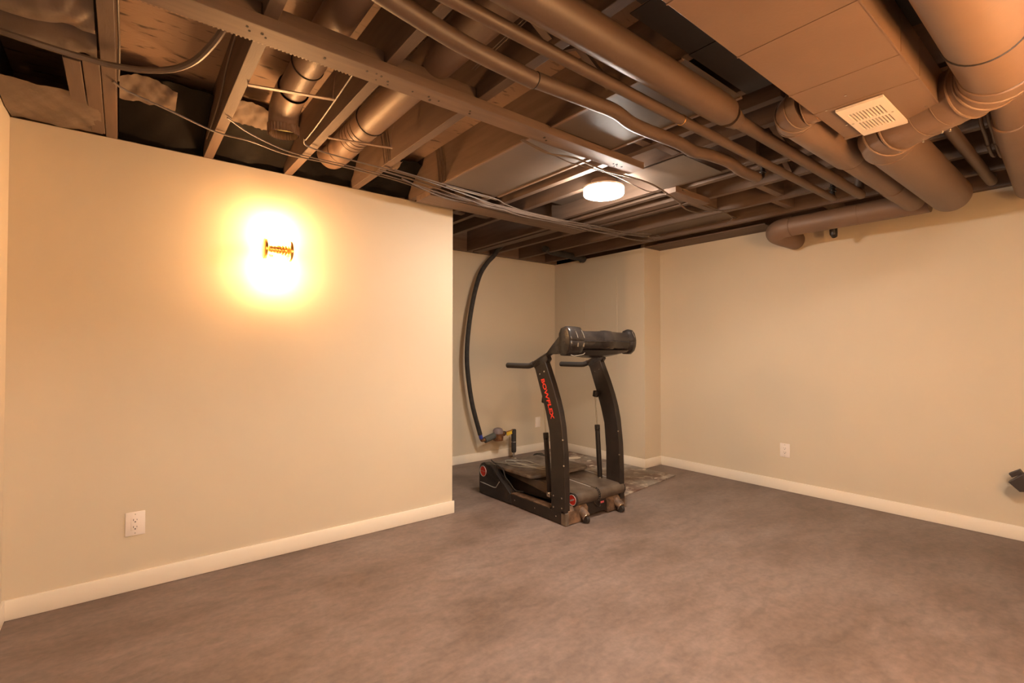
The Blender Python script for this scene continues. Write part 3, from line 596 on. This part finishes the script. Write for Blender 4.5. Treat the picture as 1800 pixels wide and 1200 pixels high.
b = NB(); tube(b, [(3.38, 4.42, 0.287), (3.42, 4.42, 0.297)], 0.018, 6); torus(b, (3.40, 4.42, 0.292), (1, 0, 0.2), 0.02, 0.006); obj('union_nut', b, 'dark', t)
b = NB(); tube(b, [(3.41, 4.42, 0.294), (3.53, 4.42, 0.315)], 0.011, 12); obj('tailpiece', b, 'brass', t)
b = NB(); obox(b, Vector((3.455, 4.40, 0.288)), (0.038, 0.003, 0.018), Matrix.Rotation(R(-14), 3, 'Y'), 0.001); obj('tag', b, 'yellow', t)
t = thing('riser_pipe', 'black insulated riser pipe standing on floor beside water meter', 'pipe', (3.535, 4.42, 0))
b = NB(); tube(b, [(3.535, 4.42, 0.075), (3.535, 4.42, 0.09), (3.535, 4.42, 0.325), (3.535, 4.42, 0.335)], [0.024, 0.0285, 0.0285, 0.024], 18); obj('insulation', b, 'insulb', t)
b = NB(); tube(b, [(3.535, 4.42, 0.002), (3.535, 4.42, 0.08)], 0.013, 14); tube(b, [(3.535, 4.42, 0.0015), (3.535, 4.42, 0.008)], 0.034, 20); torus(b, (3.535, 4.42, 0.045), (0, 0, 1), 0.014, 0.005); obj('floor_flange', b, 'chrome', t)
b = NB(); torus(b, (3.535, 4.42, 0.195), (0, 0, 1), 0.0285, 0.004); obj('clamp', b, 'chrome', t)
for o in list(bpy.data.objects):
    if o.parent is None and o.name in ('water_pipe', 'water_meter', 'riser_pipe'):
        o.location += Vector((-0.053, -0.075, 0.0 if o.name == 'riser_pipe' else 0.012))
# elbow pipe hugging the alcove ceiling
b = NB(); tube(b, smooth_path([(3.60, 3.95, 2.34), (3.75, 4.0, 2.335), (4.0, 4.0, 2.325), (4.22, 4.0, 2.315), (4.276, 4.0, 2.300)], 5), 0.036, 18); tube(b, [(4.235, 4.0, 2.318), (4.255, 4.0, 2.29)], 0.044, 18)
single('drain_pipe', b, 'insulb', 'dark pipe elbow under alcove ceiling meeting the closet wall', 'pipe')

# ------------------------------------------------------------ electrical plates
def outlet(c, nrm, label, slots=True, w=0.082, h=0.120):
    # nrm 'y': on a wall facing -y ; 'x': on a wall facing -x
    cx, cy, cz = c
    t = thing('electrical_outlet' if slots else 'wall_plate', label, 'outlet' if slots else 'wall plate', (cx, cy, cz - h / 2), 'white wall plates')
    def bx(b, u0, u1, d0, d1, z0, z1, bev=0.0):
        if nrm == 'y': box(b, cx + u0, cx + u1, cy - d1, cy - d0, cz + z0, cz + z1, bev)
        else: box(b, cx - d1, cx - d0, cy + u0, cy + u1, cz + z0, cz + z1, bev)
    b = NB(); bx(b, -w / 2, w / 2, 0.0, 0.006, -h / 2, h / 2, 0.0025); obj('cover_plate', b, 'white', t)
    b = NB(); bx(b, -0.0175, 0.0175, 0.005, 0.0078, -0.034, 0.034, 0.0012); face = obj('receptacle', b, 'white', t)
    if slots:
        b = NB()
        for z in (0.016, -0.020):
            bx(b, -0.0085, -0.0060, 0.0074, 0.0082, z, z + 0.009); bx(b, 0.0060, 0.0082, 0.0074, 0.0082, z + 0.001, z + 0.008)
            bx(b, -0.003, 0.003, 0.0074, 0.0082, z - 0.0085, z - 0.0035, 0.0)
        sub('slots', b, 'dark', face, 0)
    b = NB(); bx(b, -0.002, 0.002, 0.0055, 0.0068, 0.046, 0.050); bx(b, -0.002, 0.002, 0.0055, 0.0068, -0.050, -0.046); obj('screws', b, 'chrome', t, 0)
    return t
outlet((0.060, YA, 0.339), 'y', 'white electrical outlet low on the partition wall below the sconce')
outlet((XR, 1.882, 0.353), 'x', 'white electrical outlet low on the long right wall')
outlet((3.988, YC, 0.351), 'y', 'small white wall plate low on the alcove back wall', False, 0.078, 0.122)

# ------------------------------------------------------------ plywood sheet on the floor
t = thing('plywood_sheet', 'stained splotchy plywood sheet lying on floor under treadmill', 'plywood', (3.75, 3.5, 0))
b = NB(); prism(b, [(4.250, 2.775), (4.235, 4.33), (3.52, 4.35), (3.16, 2.632)], 'z', 0.0005, 0.009, 0.001); obj('board', b, 'ply', t, 0)
b = NB()
for (x, y, rx, ry) in ((4.02, 3.93, 0.10, 0.05), (3.9, 3.55, 0.035, 0.02), (4.05, 3.72, 0.03, 0.02), (4.15, 4.2, 0.04, 0.025), (3.62, 3.3, 0.05, 0.03), (4.2, 3.1, 0.02, 0.015), (3.72, 3.75, 0.045, 0.02), (4.0, 2.82, 0.02, 0.012), (3.82, 3.18, 0.012, 0.01)):
    vs = [b.verts.new((x + rx * math.cos(a) * (1 + 0.2 * math.sin(3 * a + x * 9)), y + ry * math.sin(a) * (1 + 0.25 * math.cos(2 * a + y * 7)), 0.0095)) for a in (2 * math.pi * k / 16 for k in range(16))]
    top = [b.verts.new((x + (v.co.x - x) * 0.7, y + (v.co.y - y) * 0.7, 0.0115)) for v in vs]
    for k in range(16): b.faces.new((vs[k], vs[(k + 1) % 16], top[(k + 1) % 16], top[k]))
    b.faces.new(top)
o = obj('plaster_splashes', b, 'trim', t); o['kind'] = 'stuff'

# ------------------------------------------------------------ treadmill
TX0, TX1 = 2.430, 3.085
t = thing('treadmill', 'black two-belt climbing treadmill with red badges standing in the alcove mouth', 'treadmill', (2.755, 2.95, 0))
# side rails
for x0, x1 in ((TX0, TX0 + 0.052), (TX1 - 0.052, TX1)):
    b = NB(); prism(b, [(2.468, 0.004), (3.12, 0.010), (3.12, 0.088), (2.60, 0.088), (2.468, 0.096)], 'x', x0, x1, 0.003); rl = obj('side_rail', b, 'black', t, 0)
    b = NB(); box(b, x0 + 0.004, x1 + 0.02 if x0 == TX0 else x1 - 0.004, 2.62, 3.07, 0.0885, 0.094); sub('dusty_ledge', b, 'rust', rl, 0)
    b = NB()
    for y in (2.55, 2.78, 3.02): cyl(b, (x0 - 0.002 if x0 == TX0 else x1 + 0.002, y, 0.05), ((x0 + x1) / 2, y, 0.05), 0.005, 8)
    sub('bolts', b, 'chrome', rl)
# rear covers with round badge
for s, xo, xi in ((-1, TX0 - 0.004, TX0 + 0.060), (1, TX1 + 0.004, TX1 - 0.060)):
    poly = [(3.505, 0.004)] + [(3.508, 0.12), (3.506, 0.195)]
    poly += [(3.437 + 0.070 * math.cos(R(a)), 0.203 + 0.070 * math.sin(R(a))) for a in (5, 30, 55, 80, 100, 120)]
    poly += [(3.335, 0.262), (3.23, 0.190), (3.15, 0.140), (3.075, 0.088), (3.06, 0.014), (3.10, 0.006)]
    b = NB(); prism(b, poly, 'x', xo, xi, 0.006); cv = obj('rear_cover', b, 'shell', t)
    b = NB(); cyl(b, (xo - 0.003 * -s * -1 if False else xo + 0.001 * s, 3.440, 0.200), (xo + 0.006 * s, 3.440, 0.200), 0.043, 32); bd = sub('badge', b, 'red', cv)
    b = NB(); torus(b, (xo + 0.006 * s, 3.440, 0.200), (1, 0, 0), 0.043, 0.0028, 36, 6); box(b, min(xo + 0.005 * s, xo + 0.0075 * s), max(xo + 0.005 * s, xo + 0.0075 * s), 3.399, 3.481, 0.1985, 0.2005); sub('badge_ring', b, 'silver', cv)
    b = NB(); tube(b, [(xo + 0.001 * s, 3.485, 0.10), (xo + 0.001 * s, 3.29, 0.093), (xo + 0.001 * s, 3.262, 0.098), (xo + 0.001 * s, 3.215, 0.155)], 0.0032, 6); sub('trim_line', b, 'silver', cv)
b = NB(); box(b, TX0 + 0.06, TX1 - 0.06, 3.36, 3.47, 0.03, 0.19, 0.01); tube(b, [(TX0 + 0.06, 3.44, 0.20), (TX1 - 0.06, 3.44, 0.20)], 0.055, 24); obj('rear_housing', b, 'dusty', t)
# front beam with wheel housings
b = NB(); prism(b, [(2.455, 0.006), (2.505, 0.006), (2.53, 0.05), (2.53, 0.118), (2.48, 0.120), (2.455, 0.095)], 'x', TX0 + 0.03, 2.66, 0.004); obj('front_beam', b, 'rust', t, 0)
b = NB(); prism(b, [(2.462, 0.010), (2.505, 0.010), (2.53, 0.05), (2.53, 0.112), (2.485, 0.112), (2.462, 0.09)], 'x', 2.88, TX1 + 0.004, 0.004); obj('front_beam', b, 'rust', t, 0)
b = NB(); prism(b, [(2.470, 0.03), (2.53, 0.03), (2.53, 0.145), (2.478, 0.125)], 'x', 2.655, 2.885, 0.004); obj('centre_housing', b, 'black', t, 0)
b = NB(); prism(b, [(2.452, 0.004), (2.50, 0.004), (2.50, 0.10), (2.475, 0.102), (2.455, 0.085)], 'x', TX0 - 0.001, TX0 + 0.034, 0.004); obj('corner_cap', b, 'dusty', t)
b = NB(); box(b, 2.80, 2.845, 2.464, 2.470, 0.088, 0.102, 0.002); obj('pull_tab', b, 'pink', t)
b = NB(); tube(b, smooth_path([(2.72, 2.466, 0.13), (2.75, 2.46, 0.09), (2.79, 2.46, 0.07), (2.80, 2.462, 0.11)], 5), 0.003, 6); obj('lead', b, 'black', t)
for xw in (2.600, 2.985):
    b = NB(); tube(b, [(xw, 2.49, 0.088), (xw, 2.45, 0.066), (xw, 2.415, 0.045)], [0.034, 0.033, 0.031], 16); wh = obj('wheel_housing', b, 'rust', t)
    b = NB(); cyl(b, (xw - 0.014, 2.418, 0.026), (xw + 0.014, 2.418, 0.026), 0.025, 20); sub('wheel', b, 'dark', wh)
    b = NB(); torus(b, (xw, 2.418, 0.040), (0, -0.85, -0.5), 0.030, 0.003, 24, 6); sub('rim', b, 'chrome', wh)
# treadle belts
for x0, x1 in ((TX0 + 0.112, 2.765), (2.788, TX1 - 0.018)):
    prof = [(2.492 + 0.047 * math.cos(R(a)), 0.158 + 0.047 * math.sin(R(a))) for a in range(270, 89, -15)]
    prof += [(2.70, 0.2135), (2.95, 0.222), (3.20, 0.230), (3.34, 0.236), (3.36, 0.215), (3.34, 0.195), (3.0, 0.165), (2.6, 0.118)]
    b = NB(); prism(b, prof, 'x', x0, x1, 0.002); bl = obj('belt', b, 'belt', t)
    b = NB()
    for xe in (x0 - 0.006, x1 + 0.002):
        for a in range(100, 281, 20):
            cyl(b, (xe, 2.492 + 0.049 * math.cos(R(a)) * 1.0, 0.158 + 0.049 * math.sin(R(a))), (xe + 0.004, 2.492 + 0.049 * math.cos(R(a)), 0.158 + 0.049 * math.sin(R(a))), 0.0035, 6)
    sub('studs', b, 'chrome', bl)
    for xe in (x0 - 0.010, x1 + 0.001):
        b = NB(); cyl(b, (xe, 2.492, 0.158), (xe + 0.009, 2.492, 0.158), 0.047, 24); sub('end_cap', b, 'shell', bl)
    b = NB(); box(b, x1 - 0.014, x1 - 0.008, 2.53, 3.2, 0.2135, 0.2365) if False else tube(b, [(x1 - 0.008, 2.52, 0.2085), (x1 - 0.008, 2.70, 0.2155), (x1 - 0.008, 3.2, 0.2315)], 0.003, 6); sub('edge_bead', b, 'silver', bl)
b = NB(); cyl(b, (TX0 + 0.096, 2.486, 0.160), (TX0 + 0.111, 2.486, 0.160), 0.049, 28); hub = obj('roller_hub', b, 'shell', t)
b = NB(); cyl(b, (TX0 + 0.092, 2.482, 0.162), (TX0 + 0.098, 2.482, 0.162), 0.037, 28); sub('badge', b, 'red', hub)
b = NB(); torus(b, (TX0 + 0.092, 2.482, 0.162), (1, 0, 0), 0.037, 0.0022, 32, 6); obox(b, Vector((TX0 + 0.0915, 2.482, 0.162)), (0.0012, 0.020, 0.005), Matrix.Rotation(R(-25), 3, 'X')); sub('badge_ring', b, 'silver', hub)
# rear foot plates
for x0, x1 in ((TX0 + 0.045, 2.762), (2.785, TX1 + 0.005)):
    rc = 0.06; poly = [(x0, 3.40), (x1, 3.40)]
    poly += [(x1 - rc + rc * math.cos(R(a)), 2.80 + rc + rc * math.sin(R(a))) for a in (0, -30, -60, -90)] + [(x0 + rc + rc * math.cos(R(a)), 2.80 + rc + rc * math.sin(R(a))) for a in (-90, -120, -150, -180)]
    poly = [(u, v + (0.06 if x0 < 2.6 else 0.03)) for u, v in poly]
    b = NB(); prism(b, poly, 'z', 0.236, 0.262, 0.006); obj('foot_plate', b, 'dusty', t)
b = NB(); prism(b, [(2.60, 0.10), (3.40, 0.06), (3.40, 0.19), (2.60, 0.14)], 'x', TX0 + 0.13, 2.75, 0.004); obj('treadle_frame', b, 'black', t, 0)
b = NB(); prism(b, [(2.60, 0.10), (3.40, 0.06), (3.40, 0.19), (2.60, 0.14)], 'x', 2.79, TX1 - 0.03, 0.004); obj('treadle_frame', b, 'black', t, 0)
# uprights
rear = [(2.600, 0.080), (2.603, 0.450), (2.621, 0.650), (2.655, 0.770), (2.690, 0.870), (2.730, 0.970), (2.780, 1.100)]
front = [(2.665, 1.150), (2.590, 0.990), (2.545, 0.880), (2.515, 0.790), (2.492, 0.690), (2.470, 0.500), (2.462, 0.300), (2.460, 0.080)]
for i, (x0, x1) in enumerate(((TX0 - 0.001, TX0 + 0.050), (TX1 - 0.056, TX1 - 0.004))):
    b = NB(); prism(b, rear + front, 'x', x0, x1, 0.004); up = obj('upright', b, 'black', t, 0)
    b = NB()
    for (y, z) in ((2.72, 1.055), (2.672, 1.075), (2.575, 0.19), (2.49, 0.19), (2.575, 0.11), (2.49, 0.12), (2.48, 0.60), (2.47, 0.42)):
        xs = x0 if i == 0 else x0; cyl(b, (xs - 0.002, y, z), (xs + 0.004, y, z), 0.006, 10)
    sub('bolts', b, 'chrome', up)
    b = NB(); prism(b, [(2.775, 1.085), (2.80, 1.115), (2.76, 1.150), (2.655, 1.195), (2.640, 1.165), (2.665, 1.135)], 'x', x0 + 0.002, x1 - 0.002, 0.003); sub('bracket', b, 'shell', up)
    xm = (x0 + x1) / 2
    b = NB(); tube(b, smooth_path([(xm, 2.90, 1.112), (xm, 2.84, 1.120), (xm, 2.72, 1.172), (xm, 2.60, 1.225), (xm, 2.47, 1.282)], 5), 0.0185, 16); hb = obj('handlebar', b, 'black', t)
    b = NB(); tube(b, smooth_path([(xm, 3.130, 1.109), (xm, 3.122, 1.109), (xm, 2.90, 1.110), (xm, 2.85, 1.117), (xm, 2.82, 1.128)], 4), [0.012] + [0.0215] * 16, 16); sub('grip', b, 'foam', hb)
# lettering down the outer face of the near upright
cu = bpy.data.curves.new('lettering', 'FONT'); cu.body = 'BOWFLEX'; cu.size = 0.062; cu.extrude = 0.0006; cu.offset = 0.0013; cu.shear = 0.12; cu.align_x = 'LEFT'
tmp = bpy.data.objects.new('tmp', cu); COL.objects.link(tmp); bpy.context.view_layer.update()
tm = bpy.data.meshes.new_from_object(tmp.evaluated_get(bpy.context.evaluated_depsgraph_get()))
bpy.data.objects.remove(tmp)
xs = [v.co.x for v in tm.vertices]; ys = [v.co.y for v in tm.vertices]; wx, hy = max(xs) - min(xs), max(ys) - min(ys)
A, Bp = Vector((2.664, 1.020)), Vector((2.548, 0.727)); ctl = [(2.692, 1.022), (2.655, 0.930), (2.615, 0.830), (2.582, 0.736)]
def along(s):
    f = s * 3; i = min(int(f), 2); p = Vector(ctl[i]).lerp(Vector(ctl[i + 1]), f - i); d = (Vector(ctl[i + 1]) - Vector(ctl[i])).normalized(); return p, d
base = ROOTS[t.name]
for v in tm.vertices:
    s = (v.co.x - min(xs)) / wx; q = ((v.co.y - min(ys)) / hy - 0.5) * 0.036
    p, d = along(s); nrm = Vector((d.y, -d.x))           # to the letter tops, toward the front (-y)
    if nrm.x > 0: nrm = -nrm
    pos = p + nrm * q; v.co = Vector((TX0 - 0.0016 - v.co.z, pos.x, pos.y)) - base
tm.materials.clear(); tm.materials.append(M['redtext']); tm.name = 'lettering'
lo = bpy.data.objects.new('lettering', tm); COL.objects.link(lo); lo.parent = t; lo['label'] = 'red italic capital lettering'
# shock absorbers
for (xs_, ya, za, yb_, zb_, yt, zt) in ((TX0 + 0.088, 2.712, 0.165, 2.754, 0.607, 2.772, 0.845), (TX1 - 0.085, 2.640, 0.215, 2.668, 0.632, 2.690, 0.870)):
    a, c, e_ = Vector((xs_, ya, za)), Vector((xs_, yb_, zb_)), Vector((xs_, yt, zt))
    b = NB(); tube(b, [a, a.lerp(c, 0.02), a.lerp(c, 0.90), a.lerp(c, 0.91)], [0.015, 0.0195, 0.0195, 0.016], 18); sk = obj('shock_absorber', b, 'black', t)
    b = NB(); tube(b, [a.lerp(c, 0.905), a.lerp(c, 0.91), a.lerp(c, 0.995), c], [0.018, 0.0215, 0.0215, 0.018], 18); torus(b, a.lerp(c, 0.895), (c - a), 0.0195, 0.0025); sub('gland_nut', b, 'shell', sk)
    b = NB(); tube(b, [c, e_], 0.0052, 10); sub('piston_rod', b, 'chrome', sk)
    b = NB(); obox(b, e_ + Vector((-0.004, -0.01, 0.01)), (0.016, 0.020, 0.026), Matrix.Rotation(R(10), 3, 'X'), 0.007); sub('clevis', b, 'shell', sk)
    b = NB(); obox(b, Vector((xs_, ya, za - 0.012)), (0.016, 0.018, 0.02), Matrix.Identity(3), 0.004); cyl(b, (xs_ - 0.024, ya, za - 0.012), (xs_ + 0.02, ya, za - 0.012), 0.007, 10); sub('pivot', b, 'chrome', sk)
# console: lofted shell
def section(x, k, ky, dz=0.0):
    base_ = [(2.505, 1.345), (2.485, 1.378), (2.450, 1.389), (2.424, 1.384), (2.404, 1.362), (2.392, 1.325), (2.388, 1.303), (2.391, 1.299), (2.388, 1.295), (2.393, 1.262), (2.408, 1.228), (2.440, 1.204), (2.490, 1.204), (2.510, 1.27)]
    cy, cz = 2.455, 1.295
    return [(x, cy + (y - cy) * ky, cz + (z - cz) * k + dz) for y, z in base_]
xs_c = [(2.412, 0.96, 0.80, 0.0), (2.416, 1.08, 1.00, 0.0), (2.428, 1.12, 1.10, 0.0), (2.460, 1.14, 1.16, 0.0), (2.515, 1.13, 1.16, 0.0), (2.548, 1.10, 1.10, 0.0), (2.556, 1.02, 1.0, 0.0), (2.562, 0.84, 0.86, 0.002), (2.62, 0.80, 0.92, 0.001), (2.72, 0.80, 0.99, 0.002), (2.785, 0.82, 1.03, 0.002), (2.795, 0.85, 1.10, 0.003), (2.835, 0.87, 1.16, 0.004), (2.880, 0.86, 1.12, 0.003), (2.895, 0.82, 1.03, 0.002), (2.98, 0.80, 0.96, 0.0), (3.070, 0.80, 0.86, -0.002), (3.088, 0.92, 0.90, 0.0), (3.096, 1.02, 1.0, 0.002), (3.118, 1.06, 1.04, 0.002), (3.140, 1.05, 1.0, 0.001), (3.150, 1.00, 0.92, 0.0), (3.154, 0.86, 0.75, 0.0)]
b = NB(); rings = [[b.verts.new(p) for p in section(x, k, ky, dz)] for x, k, ky, dz in xs_c]
for i in range(len(rings) - 1):
    n = len(rings[i])
    for k in range(n): b.faces.new((rings[i][k], rings[i][(k + 1) % n], rings[i + 1][(k + 1) % n], rings[i + 1][k]))
b.faces.new(rings[0]); b.faces.new(rings[-1]); con = obj('console', b, 'shell', t, 50)
b = NB()
for x in (2.470, 2.535): tube(b, [(x, 2.400, 1.375), (x + 0.006, 2.386, 1.345), (x + 0.010, 2.379, 1.318)], 0.0018, 6)
sub('pod_grooves', b, 'grey', con)
b = NB()
for x in (2.482, 2.540): tube(b, [(x, 2.378, 1.285), (x, 2.386, 1.258)], [0.0045, 0.0065], 8)
sub('pod_clips', b, 'chrome', con)
b = NB(); tube(b, smooth_path([(2.43, 2.400, 1.200), (2.45, 2.386, 1.192), (2.50, 2.392, 1.196), (2.545, 2.39, 1.203), (2.555, 2.385, 1.215)], 4), 0.0022, 6); sub('pod_lip', b, 'grey', con)
b = NB(); tube(b, [(3.10, 2.396, 1.375), (3.125, 2.392, 1.335), (3.142, 2.392, 1.285), (3.146, 2.40, 1.25)], 0.0016, 6); sub('pod_lip', b, 'grey', con)
b = NB(); tube(b, [(2.562, 2.3975, 1.297), (2.62, 2.393, 1.297), (2.72, 2.389, 1.298), (2.785, 2.386, 1.298), (2.835, 2.377, 1.3), (2.895, 2.386, 1.298), (2.98, 2.391, 1.296), (3.080, 2.396, 1.293)], 0.0022, 6); sub('shell_seam', b, 'dark', con)
# tray under the console
b = NB(); rings = []
for i in range(15):
    u = i / 14; x = 2.43 + 0.64 * u; dd = 0.012 + 0.046 * math.sin(math.pi * (0.12 + 0.80 * u)) ; z = 1.232
    rings.append([b.verts.new(p) for p in ((x, 2.405, z), (x, 2.425, z - dd * 0.7), (x, 2.47, z - dd), (x, 2.53, z - dd * 0.9), (x, 2.56, z))])
for i in range(14):
    for k in range(5): b.faces.new((rings[i][k], rings[i][(k + 1) % 5], rings[i + 1][(k + 1) % 5], rings[i + 1][k]))
b.faces.new(rings[0]); b.faces.new(rings[-1]); obj('under_tray', b, 'shell', t, 40)
for x in (2.428, 3.03):
    b = NB(); prism(b, [(2.665, 1.200), (2.60, 1.262), (2.50, 1.350), (2.46, 1.36), (2.44, 1.245), (2.53, 1.205)], 'x', x, x + 0.05, 0.008); obj('arm_fairing', b, 'shell', t)
# power cord heaped on the near foot plate
zc = 0.268
loop = [(2.52, 3.41), (2.545, 3.30), (2.60, 3.20), (2.66, 3.09), (2.70, 2.98), (2.735, 2.91), (2.745, 2.99), (2.735, 3.12), (2.725, 3.25), (2.69, 3.34), (2.63, 3.37), (2.575, 3.33), (2.555, 3.24), (2.575, 3.12), (2.62, 3.00), (2.68, 2.92), (2.725, 2.90), (2.70, 3.04), (2.66, 3.20), (2.65, 3.30)]
b = NB(); tube(b, smooth_path([(x, y, zc + 0.006 * (i % 3)) for i, (x, y) in enumerate(loop)], 6), 0.0048, 8)
single('power_cord', b, 'grey', 'grey power cord coiled on the treadmill foot plate', 'cord')
b = NB(); tube(b, smooth_path([(2.50, 3.43, 0.284), (2.475, 3.33, 0.272), (2.464, 3.22, 0.250), (2.458, 3.18, 0.20), (2.47, 3.14, 0.16), (2.485, 3.08, 0.106), (2.52, 3.02, 0.1)], 6), 0.0042, 8)
single('power_cord', b, 'foam', 'black cord draped over the treadmill rear cover', 'cord')
# ------------------------------------------------------------ exercise bench at the right edge
t = thing('exercise_bench', 'dark angular end of exercise bench at right frame edge', 'bench', (4.2, 0.1, 0))
Rm = Matrix.Rotation(R(-28), 3, 'X')
b = NB(); prism(b, [(0.475, 0.408), (0.405, 0.475), (-0.20, 0.79), (-0.26, 0.74), (-0.22, 0.67), (0.10, 0.42), (0.425, 0.357)], 'x', 4.34, 4.42, 0.004); obj('arm', b, 'vinyl', t, 0)
b = NB(); obox(b, Vector((4.43, 0.448, 0.455)), (0.025, 0.030, 0.014), Matrix.Rotation(R(-35), 3, 'X'), 0.003); obj('stop_block', b, 'vinyl', t, 0)
b = NB(); box(b, 4.35, 4.41, 0.12, 0.18, 0.002, 0.44, 0.004); box(b, 4.20, 4.50, 0.11, 0.19, 0.001, 0.04, 0.004); obj('post', b, 'black', t, 0)
b = NB(); box(b, 4.02, 4.36, -0.45, 0.0, 0.43, 0.50, 0.02); box(b, 4.17, 4.23, -0.4, 0.12, 0.36, 0.43); box(b, 4.06, 4.34, -0.42, -0.36, 0.001, 0.36, 0.004); box(b, 4.17, 4.37, 0.10, 0.16, 0.36, 0.42); obj('seat', b, 'vinyl', t)

for o in bpy.data.objects:                                          # tiny fastenings too small to pick apart
    if o.parent and o.name.split('.')[0] in ('screws', 'bolts', 'slots', 'studs', 'nail_holes', 'toothed_edge', 'pod_grooves', 'pod_clips'): o['kind'] = 'stuff'
PART_LABELS = dict(badge='round red badge with a silver ring', tag='yellow valve tag', collar='', cap='mauve plastic meter cap', pull_tab='small pink pull tab', floor_flange='chrome floor flange', piston_rod='bare chrome piston rod', dusty_ledge='ledge caked with brown dust', diffuser='glowing white diffuser', glass_tube='glowing glass tube')
for o in bpy.data.objects:
    lab = PART_LABELS.get(o.name.split('.')[0])
    if o.parent and lab: o['label'] = lab
